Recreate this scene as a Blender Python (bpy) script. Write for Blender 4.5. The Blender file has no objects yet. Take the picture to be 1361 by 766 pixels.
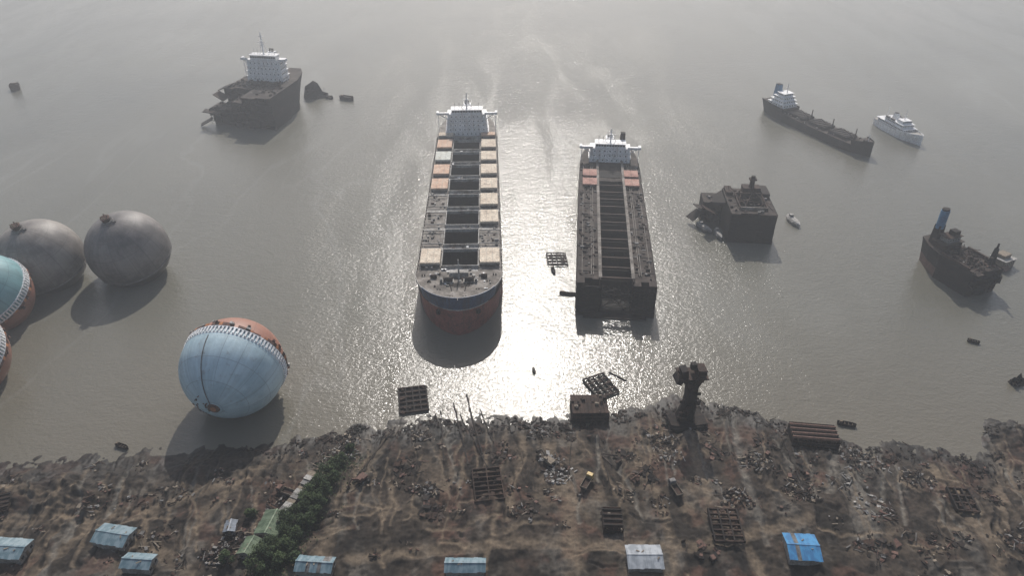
import bpy, math, random
import numpy as np
from mathutils import Vector, Matrix, Quaternion
random.seed(7)
R=random.random
def U(a,b): return a+(b-a)*random.random()
sc=bpy.context.scene
sc.view_settings.view_transform='Standard'
sc.view_settings.look='None'
sc.view_settings.exposure=0
SUN_EL=math.radians(41.0); SUN_AZ=math.radians(1.2)   # azimuth from +Y toward +X

# ------------------------------------------------------------ camera
cd=bpy.data.cameras.new("camera"); cam=bpy.data.objects.new("camera",cd)
sc.collection.objects.link(cam)
cam.location=(0,0,200); cam.rotation_euler=(math.radians(57),0,0)
cd.sensor_width=36; cd.lens=25.13; cd.clip_start=1; cd.clip_end=60000
sc.camera=cam
# ------------------------------------------------------------ world
w=bpy.data.worlds.new("World"); sc.world=w; w.use_nodes=True
nt=w.node_tree; bg=nt.nodes['Background']
sky=nt.nodes.new('ShaderNodeTexSky'); sky.sky_type='NISHITA'; sky.sun_disc=False
sky.sun_elevation=SUN_EL; sky.sun_rotation=SUN_AZ
sky.air_density=1.0; sky.dust_density=2.0; sky.ozone_density=1.0
nt.links.new(sky.outputs[0],bg.inputs[0]); bg.inputs[1].default_value=0.115
sd=bpy.data.lights.new("sun","SUN"); sd.energy=4.9; sd.angle=math.radians(0.5); sd.color=(1,0.965,0.92)
so=bpy.data.objects.new("sun",sd); sc.collection.objects.link(so)
sv=Vector((math.sin(SUN_AZ)*math.cos(SUN_EL),math.cos(SUN_AZ)*math.cos(SUN_EL),math.sin(SUN_EL)))
so.rotation_euler=(-sv).to_track_quat('-Z','Y').to_euler(); so.location=(0,300,400)

# ------------------------------------------------------------ materials
def newmat(name):
    m=bpy.data.materials.new(name); m.use_nodes=True
    return m,m.node_tree,m.node_tree.nodes['Principled BSDF']
def N(t,typ,**k):
    n=t.nodes.new(typ)
    for a,b in k.items(): setattr(n,a,b)
    return n
def M(name,cols,scale=0.25,rough=0.8,streak=0.0,fine=1.5,metal=0.0,bump=0.15,spread=(0.35,0.65),streakcol=(0.07,0.035,0.02)):
    m,t,b=newmat(name)
    tc=N(t,'ShaderNodeTexCoord')
    n1=N(t,'ShaderNodeTexNoise'); n1.inputs['Scale'].default_value=scale; n1.inputs['Detail'].default_value=8; n1.inputs['Roughness'].default_value=.65
    t.links.new(tc.outputs['Object'],n1.inputs['Vector'])
    cr=N(t,'ShaderNodeValToRGB'); e=cr.color_ramp.elements
    n=len(cols)
    for i,c in enumerate(cols):
        p=spread[0]+(spread[1]-spread[0])*i/max(1,n-1)
        if i<2: el=e[i]; el.position=p
        else: el=e.new(p)
        el.color=(*c,1)
    if n==1: e[1].color=(*cols[0],1)
    t.links.new(n1.outputs['Fac'],cr.inputs[0])
    last=cr.outputs[0]
    n2=N(t,'ShaderNodeTexNoise'); n2.inputs['Scale'].default_value=fine; n2.inputs['Detail'].default_value=5
    t.links.new(tc.outputs['Object'],n2.inputs['Vector'])
    mr=N(t,'ShaderNodeMapRange'); mr.inputs[1].default_value=.3; mr.inputs[2].default_value=.7; mr.inputs[3].default_value=.55; mr.inputs[4].default_value=1.3
    t.links.new(n2.outputs['Fac'],mr.inputs[0])
    mx=N(t,'ShaderNodeMix',data_type='RGBA',blend_type='MULTIPLY'); mx.inputs[0].default_value=1
    t.links.new(last,mx.inputs[6]); t.links.new(mr.outputs[0],mx.inputs[7]); last=mx.outputs[2]
    if streak>0:
        mp=N(t,'ShaderNodeMapping'); mp.inputs['Scale'].default_value=(1,1,.07)
        t.links.new(tc.outputs['Object'],mp.inputs[0])
        n3=N(t,'ShaderNodeTexNoise'); n3.inputs['Scale'].default_value=.7; n3.inputs['Detail'].default_value=6
        t.links.new(mp.outputs[0],n3.inputs['Vector'])
        m3=N(t,'ShaderNodeMapRange'); m3.inputs[1].default_value=.48; m3.inputs[2].default_value=.66; m3.inputs[3].default_value=0; m3.inputs[4].default_value=streak
        t.links.new(n3.outputs['Fac'],m3.inputs[0])
        m4=N(t,'ShaderNodeMix',data_type='RGBA'); t.links.new(m3.outputs[0],m4.inputs[0])
        t.links.new(last,m4.inputs[6]); m4.inputs[7].default_value=(*streakcol,1); last=m4.outputs[2]
    t.links.new(last,b.inputs['Base Color'])
    b.inputs['Roughness'].default_value=rough; b.inputs['Metallic'].default_value=metal
    if max(cols[-1])<.13: b.inputs['Specular IOR Level'].default_value=.2
    if bump>0:
        bp=N(t,'ShaderNodeBump'); bp.inputs['Strength'].default_value=bump; bp.inputs['Distance'].default_value=.3
        t.links.new(n2.outputs['Fac'],bp.inputs['Height']); t.links.new(bp.outputs[0],b.inputs['Normal'])
    return m
m_rust=M("rusted_steel",[(.018,.012,.010),(.042,.026,.020),(.070,.043,.031)],streak=.4,streakcol=(.05,.025,.015))
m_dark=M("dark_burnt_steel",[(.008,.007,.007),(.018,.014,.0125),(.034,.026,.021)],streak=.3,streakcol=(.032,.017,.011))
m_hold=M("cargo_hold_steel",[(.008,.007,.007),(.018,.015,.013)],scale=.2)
m_red=M("red_hull_paint",[(.11,.034,.028),(.21,.055,.042),(.25,.078,.058)],streak=.45,rough=.6)
m_blue=M("blue_hull_paint",[(.02,.04,.08),(.04,.08,.16)],streak=.5,rough=.5,streakcol=(.05,.03,.025))
m_deck=M("weathered_deck",[(.05,.04,.032),(.14,.12,.10),(.25,.225,.20)],scale=.18,fine=.9)
m_deckg=M("grey_cross_deck",[(.13,.11,.09),(.30,.285,.26),(.40,.385,.36)],scale=.25,fine=1.2)
m_deckr=M("rusty_deck",[(.016,.012,.010),(.038,.027,.022),(.078,.062,.052)],scale=.22,fine=1.0)
m_beige=M("beige_hatch_cover",[(.22,.16,.12),(.55,.45,.34),(.64,.55,.43)],scale=.2,spread=(.25,.6))
m_orange=M("orange_hatch_cover",[(.28,.14,.09),(.52,.33,.22),(.58,.42,.31)],scale=.2,spread=(.28,.6))
m_green=M("pale_green_hatch_cover",[(.25,.22,.17),(.50,.50,.43),(.56,.57,.51)],scale=.2,spread=(.3,.55))
m_redp=M("oxide_hatch_cover",[(.16,.07,.055),(.34,.16,.12),(.40,.23,.18)],scale=.2,spread=(.3,.6))
m_white=M("white_ship_paint",[(.38,.36,.33),(.70,.71,.71),(.78,.78,.78)],streak=.3,rough=.5,spread=(.25,.5),streakcol=(.25,.15,.1),bump=.03)
m_grey=M("grey_steel",[(.10,.093,.087),(.21,.20,.19)])
m_win=M("dark_window_glass",[(.01,.012,.015),(.02,.022,.03)],rough=.15,bump=0)
m_fblue=M("blue_funnel_paint",[(.03,.12,.24),(.06,.2,.36)],rough=.5,streak=.3)
m_pale=M("pale_debris",[(.22,.21,.19),(.42,.40,.375)],scale=.5)
m_tan=M("tan_debris",[(.14,.11,.08),(.25,.20,.145)],scale=.5)
m_brick=M("reddish_scrap",[(.08,.04,.03),(.15,.075,.052)],scale=.5)
m_yellow=M("yellow_truck_paint",[(.35,.22,.05),(.5,.33,.08)],rough=.5)
m_tyre=M("tyre_rubber",[(.015,.015,.015),(.03,.03,.03)])
m_wood=M("timber",[(.09,.06,.04),(.16,.12,.08)])
m_wall=M("shed_wall",[(.16,.14,.12),(.3,.28,.25)])
m_orp=M("orange_lifeboat_paint",[(.3,.12,.05),(.5,.2,.08)])

# ------------------------------------------------------------ mesh builder
class MB:
    def __init__(s): s.v=[];s.f=[];s.m=[];s.mats=[]
    def mi(s,mat):
        if mat not in s.mats: s.mats.append(mat)
        return s.mats.index(mat)
    def add(s,vs,fs,mat):
        o=len(s.v); s.v+= [tuple(x) for x in vs]
        i=s.mi(mat)
        for f in fs: s.f.append(tuple(o+k for k in f)); s.m.append(i)
    def box(s,cx,cy,cz,sx,sy,sz,mat,rz=0,rx=0,ry=0):
        m=Matrix.Translation((cx,cy,cz))@Matrix.Rotation(rz,4,'Z')@Matrix.Rotation(rx,4,'X')@Matrix.Rotation(ry,4,'Y')
        vs=[m@Vector((a*sx/2,b*sy/2,c*sz/2)) for a in(-1,1) for b in(-1,1) for c in(-1,1)]
        s.add(vs,[(0,1,3,2),(4,6,7,5),(0,4,5,1),(2,3,7,6),(0,2,6,4),(1,5,7,3)],mat)
    def bb(s,x0,x1,y0,y1,z0,z1,mat): s.box((x0+x1)/2,(y0+y1)/2,(z0+z1)/2,x1-x0,y1-y0,z1-z0,mat)
    def taper(s,cx,cy,z0,z1,w0,d0,w1,d1,mat,dy=0):
        vs=[(cx-w0/2,cy-d0/2,z0),(cx+w0/2,cy-d0/2,z0),(cx+w0/2,cy+d0/2,z0),(cx-w0/2,cy+d0/2,z0),
            (cx-w1/2,cy-d1/2+dy,z1),(cx+w1/2,cy-d1/2+dy,z1),(cx+w1/2,cy+d1/2+dy,z1),(cx-w1/2,cy+d1/2+dy,z1)]
        s.add(vs,[(0,3,2,1),(4,5,6,7),(0,1,5,4),(1,2,6,5),(2,3,7,6),(3,0,4,7)],mat)
    def cyl(s,p0,p1,r0,r1,mat,n=10,cap=True):
        p0=Vector(p0);p1=Vector(p1);q=(p1-p0).to_track_quat('Z','Y')
        vs=[]
        for p,r in((p0,r0),(p1,r1)):
            for i in range(n):
                a=2*math.pi*i/n; vs.append(p+q@Vector((r*math.cos(a),r*math.sin(a),0)))
        fs=[(i,(i+1)%n,n+(i+1)%n,n+i) for i in range(n)]
        if cap: fs+=[tuple(range(n-1,-1,-1)),tuple(range(n,2*n))]
        s.add(vs,fs,mat)
    def beam(s,p0,p1,w,h,mat):
        p0=Vector(p0);p1=Vector(p1);L=(p1-p0).length;q=(p1-p0).to_track_quat('Y','Z');c=(p0+p1)/2
        vs=[c+q@Vector((a*w/2,b*L/2,d*h/2)) for a in(-1,1) for b in(-1,1) for d in(-1,1)]
        s.add(vs,[(0,1,3,2),(4,6,7,5),(0,4,5,1),(2,3,7,6),(0,2,6,4),(1,5,7,3)],mat)
    def build(s,name,loc=(0,0,0),rz=0,rot=None,smooth=False):
        me=bpy.data.meshes.new(name); me.from_pydata(s.v,[],s.f)
        for m in s.mats: me.materials.append(m)
        me.polygons.foreach_set('material_index',s.m)
        if smooth: me.polygons.foreach_set('use_smooth',[True]*len(s.f))
        me.update()
        o=bpy.data.objects.new(name,me); sc.collection.objects.link(o)
        o.location=loc
        if rot is not None:
            o.rotation_mode='QUATERNION'; o.rotation_quaternion=rot
        else: o.rotation_euler=(0,0,rz)
        return o

# ------------------------------------------------------------ noise + terrain
def _h(ix,iy,s):
    v=np.sin(ix*127.1+iy*311.7+s*74.7)*43758.5453
    return v-np.floor(v)
def vn(x,y,s=0):
    ix=np.floor(x);iy=np.floor(y);fx=x-ix;fy=y-iy
    fx=fx*fx*(3-2*fx);fy=fy*fy*(3-2*fy)
    return (_h(ix,iy,s)*(1-fx)+_h(ix+1,iy,s)*fx)*(1-fy)+(_h(ix,iy+1,s)*(1-fx)+_h(ix+1,iy+1,s)*fx)*fy
def fbm(x,y,s=0,o=4):
    t=0;a=.5;n=0
    for i in range(o):
        xr=x*.8-y*.6; yr=x*.6+y*.8
        t=t+a*vn(xr,yr,s+i*13);n+=a;a*=.5;x=x*2.03;y=y*2.03
    return t/n
SH=[(-3000,150),(-600,175),(-260,184),(-192,187),(-165,190),(-140,193),(-125,192),(-112,196),(-95,196),(-82,200),(-75,206),(-66,207),(-48,209),(-30,213),(-24,210),(-8,214),(6,211),(22,213),(30,216),(52,219),(68,222),(86,221),(97,216),(105,210),(113,207),(128,201),(150,196),(174,193),(181,198),(187,211),(194,211),(202,207),(240,204),(600,190),(3000,170)]
SX=[a for a,b in SH];SY=[b for a,b in SH]
def shore(x): return np.interp(x,SX,SY)+ (fbm(x*.09,x*0+3.3,5)-.5)*10+(fbm(x*.35,x*0+1.3,8)-.5)*6
TR=[([(19,130),(20,169),(14,194)],3.0,'tan'),([(-62,135),(-57,179),(-46,206)],2.8,'tan'),([(50,130),(52,164),(46,190)],1.8,'tan'),
 ([(150,130),(157,162),(155,185)],2.4,'tan'),([(84,150),(84,179),(88,216)],1.4,'pale'),([(115,150),(122,175),(136,197)],3.4,'pale'),
 ([(-190,158),(-123,163),(-96,180)],2.6,'tan'),([(-150,135),(-140,160)],2.,'tan'),([(-24,213),(-15,176)],1.3,'dark'),([(-19,213),(-9,178)],1.1,'dark'),([(-29,209),(-24,178)],1.2,'dark'),
 ([(-12,213),(-6,188)],.9,'pale'),([(-27,210),(-18,170)],.8,'pale'),([(-40,207),(-33,175)],.8,'dark'),([(5,210),(-2,160)],1.4,'tan'),([(100,160),(60,148),(0,150),(-50,144)],2.4,'tan'),([(70,205),(66,160)],1.5,'tan'),([(-43,205),(-55,165)],1.2,'dark'),([(-50,206),(-59,160)],1.0,'dark'),
 ([(185,196),(160,150)],2.2,'tan'),([(30,212),(34,165)],1.4,'dark'),([(108,203),(104,150)],1.8,'dark'),([(98,210),(92,165)],.9,'dark'),([(125,199),(112,172)],1.6,'pale'),([(-180,175),(-120,150),(-100,138)],2.4,'tan'),([(-108,150),(-100,172),(-86,190)],2.2,'tan'),([(-2,205),(-8,140)],1.2,'tan'),([(72,160),(78,135)],2,'tan')]
rr=random.Random(3)
for i in range(230):
    x=rr.uniform(-195,205);y=float(np.interp(x,SX,SY))-rr.uniform(0,34);L=rr.uniform(8,38);k=rr.uniform(-.25,.25)-.0012*x
    TR.append(([(x,y),(x+k*L*.5+rr.uniform(-1,1),y-L*.5),(x+k*L,y-L)],rr.uniform(.25,.75),rr.choice(['dark','pale','tan','tan','dark'])))
for i in range(50):
    x=rr.uniform(-195,205);y=rr.uniform(138,185);a_=rr.uniform(0,6.28);L=rr.uniform(8,22)
    TR.append(([(x,y),(x+L*math.cos(a_)*.5,y+L*.3*math.sin(a_)),(x+L*math.cos(a_+.5),y+L*.6*math.sin(a_+.5))],rr.uniform(.5,1.1),rr.choice(['dark','tan','tan'])))
def terrain(x,y,full=False):
    s=shore(x)-y
    hb=np.where(s>0, 4.0*(1-np.exp(-(np.maximum(s,0)/26.0)**1.35)), s*.10)
    hb=np.maximum(hb,-14)
    land=np.clip(s/16,0,1)
    n1=fbm(x*.08,y*.08,1,4)-.5
    n2=fbm(x*.33,y*.33,21,4)-.5
    n3=fbm(x*.55,y*.09,41,3)-.5
    z=hb+land*(n1*2.8+n2*1.1+n3*.6)+np.clip((s+6)/8,0,1)*n2*.95+np.clip((s+3)/8,0,1)*(n3*.4)
    mound=np.exp(-((x+165)/26)**2-((y-172)/9)**2)*3.0+np.exp(-((x+100)/16)**2-((y-184)/7)**2)*2.2+np.exp(-((x-197)/9)**2-((y-203)/6)**2)*2.5
    z=z+mound*(.6+1.1*n2+.5)*np.clip(s/4,0,1)
    z=np.where(s>14,np.maximum(z,.25+.1*n2),z)
    if not full: return z
    tan=np.clip((fbm(x*.05+9,y*.05,61,5)-.46)*6,0,1)
    a=np.stack([.044+.0*x,.0345+.0*x,.027+.0*x],-1)
    def mix(a,c,f): return a*(1-f[...,None])+np.array(c)*f[...,None]
    inl=np.clip((s-12)/25,0,1)
    a=mix(a,(.112,.086,.061),tan*.85*(.25+.75*inl))
    dk=np.clip((fbm(x*.09,y*.05,77,5)-.49)*7,0,1); a=mix(a,(.019,.016,.0135),dk*.8)
    gr=np.clip((fbm(x*.13,y*.06,99,5)-.55)*8,0,1); a=mix(a,(.120,.108,.092),gr*.5)
    rd=np.clip((fbm(x*.11+5,y*.11,123,5)-.56)*8,0,1); a=mix(a,(.082,.045,.033),rd*.6)
    dp=np.clip((fbm(x*.35+2,y*.3,323,4)-.6)*12,0,1); a=mix(a,(.012,.0105,.0095),dp*.7)
    a=mix(a,(.024,.020,.017),np.clip(mound/2.5,0,1)*.7)
    for pts,wd,kd in TR:
        xa=min(p[0] for p in pts)-6;xb=max(p[0] for p in pts)+6
        ya=min(p[1] for p in pts)-6;yb=max(p[1] for p in pts)+6
        mk=(x>xa)&(x<xb)&(y>ya)&(y<yb)
        if not mk.any(): continue
        px=x[mk];py=y[mk]; px=px+(fbm(px*.1,py*.1,7)-.5)*5
        d=np.full(px.shape,1e9)
        for (x0,y0),(x1,y1) in zip(pts,pts[1:]):
            dx=x1-x0;dy=y1-y0;t=np.clip(((px-x0)*dx+(py-y0)*dy)/(dx*dx+dy*dy),0,1)
            d=np.minimum(d,np.hypot(px-x0-t*dx,py-y0-t*dy))
        f=np.clip(1.4-d/wd,0,1)*(.45+1.0*(fbm(px*.4,py*.4,17)-.2))
        f=np.clip(f,0,1)*np.clip(s[mk]/4+.6,0,1)
        c={'tan':(.145,.112,.079),'pale':(.145,.132,.112),'dark':(.014,.012,.011)}[kd]
        am=a[mk]; a[mk]=am*(1-f[:,None]*.85)+np.array(c)*f[:,None]*.85
        z[mk]-=f*(.4 if kd!='tan' else .2)
        z[mk]+=np.exp(-((d-wd*1.3)/.45)**2)*.22*np.clip(s[mk]/6,0,1)
    wet=np.clip(1-(s-3)/14+(n1*1.6),0,1)
    a=a*(1-.6*wet[...,None])
    return z,a,wet
def H(x,y): return float(terrain(np.array([float(x)]),np.array([float(y)]))[0])
xs=np.concatenate([[-6000,-3000,-1500,-900,-600,-450,-380,-330,-300,-280],np.arange(-262,262.1,.42),[280,300,330,380,450,600,900,1500,3000,6000]])
ys=np.concatenate([[-6000,-3000,-1500,-700,-300,-150,-50,0,40,70,90,105,115,122],np.arange(128,230,.42),[236,244,255,270,300,400,700,2000]])
X,Y=np.meshgrid(xs,ys); z,a,wet=terrain(X,Y,True)
nv=X.size; co=np.stack([X,Y,z],-1).reshape(-1,3)
nx=len(xs);ny=len(ys)
i=np.arange(nx-1)[None,:]+np.arange(ny-1)[:,None]*nx
q=np.stack([i,i+1,i+1+nx,i+nx],-1).reshape(-1,4)
me=bpy.data.meshes.new("ground"); me.vertices.add(nv); me.vertices.foreach_set('co',co.ravel())
me.loops.add(q.size); me.loops.foreach_set('vertex_index',q.ravel().astype(np.int32))
me.polygons.add(len(q)); me.polygons.foreach_set('loop_start',np.arange(0,q.size,4,dtype=np.int32)); me.polygons.foreach_set('loop_total',np.full(len(q),4,dtype=np.int32))
me.update(calc_edges=True); me.validate()
ca=me.color_attributes.new("Col",'FLOAT_COLOR','POINT')
ca.data.foreach_set('color',np.concatenate([a.reshape(-1,3),wet.reshape(-1,1)],-1).ravel())
me.polygons.foreach_set('use_smooth',[True]*len(q))
g=bpy.data.objects.new("ground",me); sc.collection.objects.link(g)
m,t,b=newmat("muddy_ground"); me.materials.append(m)
at=N(t,'ShaderNodeAttribute',attribute_name="Col"); tc=N(t,'ShaderNodeTexCoord')
n1=N(t,'ShaderNodeTexNoise'); n1.inputs['Scale'].default_value=.9; n1.inputs['Detail'].default_value=10; n1.inputs['Roughness'].default_value=.68
t.links.new(tc.outputs['Object'],n1.inputs['Vector'])
mr=N(t,'ShaderNodeMapRange'); mr.inputs[1].default_value=.32; mr.inputs[2].default_value=.68; mr.inputs[3].default_value=.6; mr.inputs[4].default_value=1.4
t.links.new(n1.outputs['Fac'],mr.inputs[0])
mx=N(t,'ShaderNodeMix',data_type='RGBA',blend_type='MULTIPLY'); mx.inputs[0].default_value=1
t.links.new(at.outputs['Color'],mx.inputs[6]); t.links.new(mr.outputs[0],mx.inputs[7]); t.links.new(mx.outputs[2],b.inputs['Base Color'])
m2=N(t,'ShaderNodeMapRange'); m2.inputs[3].default_value=.95; m2.inputs[4].default_value=.5; t.links.new(at.outputs['Alpha'],m2.inputs[0]); t.links.new(m2.outputs[0],b.inputs['Roughness'])
bp=N(t,'ShaderNodeBump'); bp.inputs['Strength'].default_value=.35; bp.inputs['Distance'].default_value=.4
t.links.new(n1.outputs['Fac'],bp.inputs['Height']); t.links.new(bp.outputs[0],b.inputs['Normal'])
b.inputs['Specular IOR Level'].default_value=.2

# ------------------------------------------------------------ water
mb=MB(); m,t,b=newmat("murky_sea_water")
S=25000; mb.add([(-S,-S,0),(S,-S,0),(S,S,0),(-S,S,0)],[(0,1,2,3)],m); mb.build("water")
tc=N(t,'ShaderNodeTexCoord')
def noise(sc_,det,vec=None,mapsc=None,rough=.5,dist=0):
    n=N(t,'ShaderNodeTexNoise'); n.inputs['Scale'].default_value=sc_; n.inputs['Detail'].default_value=det; n.inputs['Roughness'].default_value=rough; n.inputs['Distortion'].default_value=dist
    if mapsc:
        mp=N(t,'ShaderNodeMapping'); mp.inputs['Scale'].default_value=mapsc[:3]; mp.inputs['Rotation'].default_value=(0,0,mapsc[3])
        t.links.new(tc.outputs['Object'],mp.inputs[0]); t.links.new(mp.outputs[0],n.inputs['Vector'])
    else: t.links.new(tc.outputs['Object'],n.inputs['Vector'])
    return n
big=noise(.006,5,mapsc=(1,.6,1,.5),dist=.8)
cr=N(t,'ShaderNodeValToRGB'); cr.color_ramp.elements[0].position=.35; cr.color_ramp.elements[0].color=(.110,.107,.088,1); cr.color_ramp.elements[1].position=.68; cr.color_ramp.elements[1].color=(.145,.139,.114,1)
t.links.new(big.outputs['Fac'],cr.inputs[0])
sp=N(t,'ShaderNodeSeparateXYZ'); t.links.new(tc.outputs['Object'],sp.inputs[0])
ym=N(t,'ShaderNodeMapRange'); ym.inputs[1].default_value=290; ym.inputs[2].default_value=200; ym.inputs[3].default_value=0; ym.inputs[4].default_value=.75; t.links.new(sp.outputs[1],ym.inputs[0])
ymx=N(t,'ShaderNodeMix',data_type='RGBA'); t.links.new(ym.outputs[0],ymx.inputs[0]); t.links.new(cr.outputs[0],ymx.inputs[6]); ymx.inputs[7].default_value=(.132,.116,.088,1)
fl=noise(.010,4,mapsc=(1,.35,1,.9),dist=1.0,rough=.5)
f1=N(t,'ShaderNodeMath',operation='SUBTRACT'); t.links.new(fl.outputs['Fac'],f1.inputs[0]); f1.inputs[1].default_value=.5
f2=N(t,'ShaderNodeMath',operation='ABSOLUTE'); t.links.new(f1.outputs[0],f2.inputs[0])
f3=N(t,'ShaderNodeMapRange'); f3.inputs[1].default_value=0; f3.inputs[2].default_value=.022; f3.inputs[3].default_value=.16; f3.inputs[4].default_value=0; t.links.new(f2.outputs[0],f3.inputs[0])
bm=N(t,'ShaderNodeMapRange'); bm.inputs[1].default_value=.48; bm.inputs[2].default_value=.62; bm.inputs[3].default_value=0; bm.inputs[4].default_value=1; t.links.new(big.outputs['Fac'],bm.inputs[0])
f4=N(t,'ShaderNodeMath',operation='MULTIPLY'); t.links.new(f3.outputs[0],f4.inputs[0]); t.links.new(bm.outputs[0],f4.inputs[1])
fm=N(t,'ShaderNodeMix',data_type='RGBA'); t.links.new(f4.outputs[0],fm.inputs[0]); t.links.new(ymx.outputs[2],fm.inputs[6]); fm.inputs[7].default_value=(.27,.27,.255,1)
t.links.new(fm.outputs[2],b.inputs['Base Color'])
st=noise(.02,6,mapsc=(1.6,.35,1,-.5),dist=1.0)
rm=N(t,'ShaderNodeMapRange'); rm.inputs[1].default_value=.4; rm.inputs[2].default_value=.62; rm.inputs[3].default_value=.11; rm.inputs[4].default_value=.19
t.links.new(st.outputs['Fac'],rm.inputs[0]); t.links.new(rm.outputs[0],b.inputs['Roughness'])
b.inputs['IOR'].default_value=1.34
w1=noise(.45,4,mapsc=(1,1.5,1,.2),rough=.62); w2=noise(.12,3,mapsc=(1,1.6,1,-.15))
bst=N(t,'ShaderNodeMapRange'); bst.inputs[1].default_value=.38; bst.inputs[2].default_value=.62; bst.inputs[3].default_value=.78; bst.inputs[4].default_value=1.0
t.links.new(st.outputs['Fac'],bst.inputs[0])
bp=N(t,'ShaderNodeBump'); t.links.new(bst.outputs[0],bp.inputs['Strength']); bp.inputs['Distance'].default_value=.30
bp2=N(t,'ShaderNodeBump'); bp2.inputs['Strength'].default_value=1; bp2.inputs['Distance'].default_value=.22
t.links.new(w2.outputs['Fac'],bp2.inputs['Height']); t.links.new(bp2.outputs[0],bp.inputs['Normal']); t.links.new(w1.outputs['Fac'],bp.inputs['Height']); t.links.new(bp.outputs[0],b.inputs['Normal'])

# ------------------------------------------------------------ haze
mb=MB(); m=bpy.data.materials.new("sea_haze"); m.use_nodes=True; t=m.node_tree
for n in list(t.nodes):
    if n.type=='BSDF_PRINCIPLED': t.nodes.remove(n)
vs=N(t,'ShaderNodeVolumeScatter'); vs.inputs['Density'].default_value=.00040; vs.inputs['Anisotropy'].default_value=.42; vs.inputs['Color'].default_value=(.91,.95,1,1)
t.links.new(vs.outputs[0],t.nodes['Material Output'].inputs['Volume'])
mb.bb(-4000,4000,-600,6000,-30,420,m); mb.build("haze")

# ------------------------------------------------------------ ship parts
def lerp(a,b,t): return a+(b-a)*t
def hull(mb,st,zones,cap0=True,cap1=True,zb=-5):
    rows=[]
    fr=[0]+[z[0] for z in zones]
    for (y,hd,hw,zd) in st:
        pts=[]
        for f in fr:
            zz=lerp(zd,0,f) if f<=1 else zb
            k=min(f,1)**.8
            h=lerp(hd,hw,k) if f<=1 else hw*.96
            pts.append((h,y,zz))
        rows.append(pts)
    nz=len(fr)
    for a_,b_ in zip(rows,rows[1:]):
        for k in range(nz-1):
            mt=zones[k][1]; mt=mt((a_[0][1]+b_[0][1])/2) if callable(mt) else mt
            p=[a_[k],b_[k],b_[k+1],a_[k+1]]
            mb.add(p,[(0,1,2,3)],mt)
            mb.add([(-x,y,z) for x,y,z in p],[(3,2,1,0)],mt)
    for r_,do in((rows[0],cap0),(rows[-1],cap1)):
        if do:
            for k in range(nz-1):
                mt=zones[k][1]; mt=mt(r_[0][1]) if callable(mt) else mt
                x0,y,z0=r_[k];x1,_,z1=r_[k+1]
                mb.add([(x0,y,z0),(-x0,y,z0),(-x1,y,z1),(x1,y,z1)],[(0,1,2,3)],mt)
def deckpoly(mb,st,mat,dz=-.05,inset=0):
    for (y0,h0,_,z0),(y1,h1,_,z1) in zip(st,st[1:]):
        mb.add([(-h0+inset,y0,z0+dz),(h0-inset,y0,z0+dz),(h1-inset,y1,z1+dz),(-h1+inset,y1,z1+dz)],[(0,1,2,3)],mat)
def bulwark(mb,st,h,mat,th=.35):
    for (y0,h0,_,z0),(y1,h1,_,z1) in zip(st,st[1:]):
        for sg in(-1,1):
            mb.beam((sg*(h0-th*.4),y0,z0+h/2-.1),(sg*(h1-th*.4),y1,z1+h/2-.1),th,h,mat)
def rail(mb,p0,p1,mat,h=1.1,n=8):
    p0=Vector(p0);p1=Vector(p1)
    for zz in(h,h*.5): mb.beam(p0+Vector((0,0,zz)),p1+Vector((0,0,zz)),.1,.1,mat)
    for i in range(n+1):
        p=p0.lerp(p1,i/n); mb.beam(p,p+Vector((0,0,h)),.1,.1,mat)
def windows(mb,x0,x1,y,z,n,mat=m_win,w=.8,h=.9,d=.06):
    for i in range(n):
        x=x0+(x1-x0)*(i+.5)/n; mb.box(x,y-d/2,z,w,d,h,mat)
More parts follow.
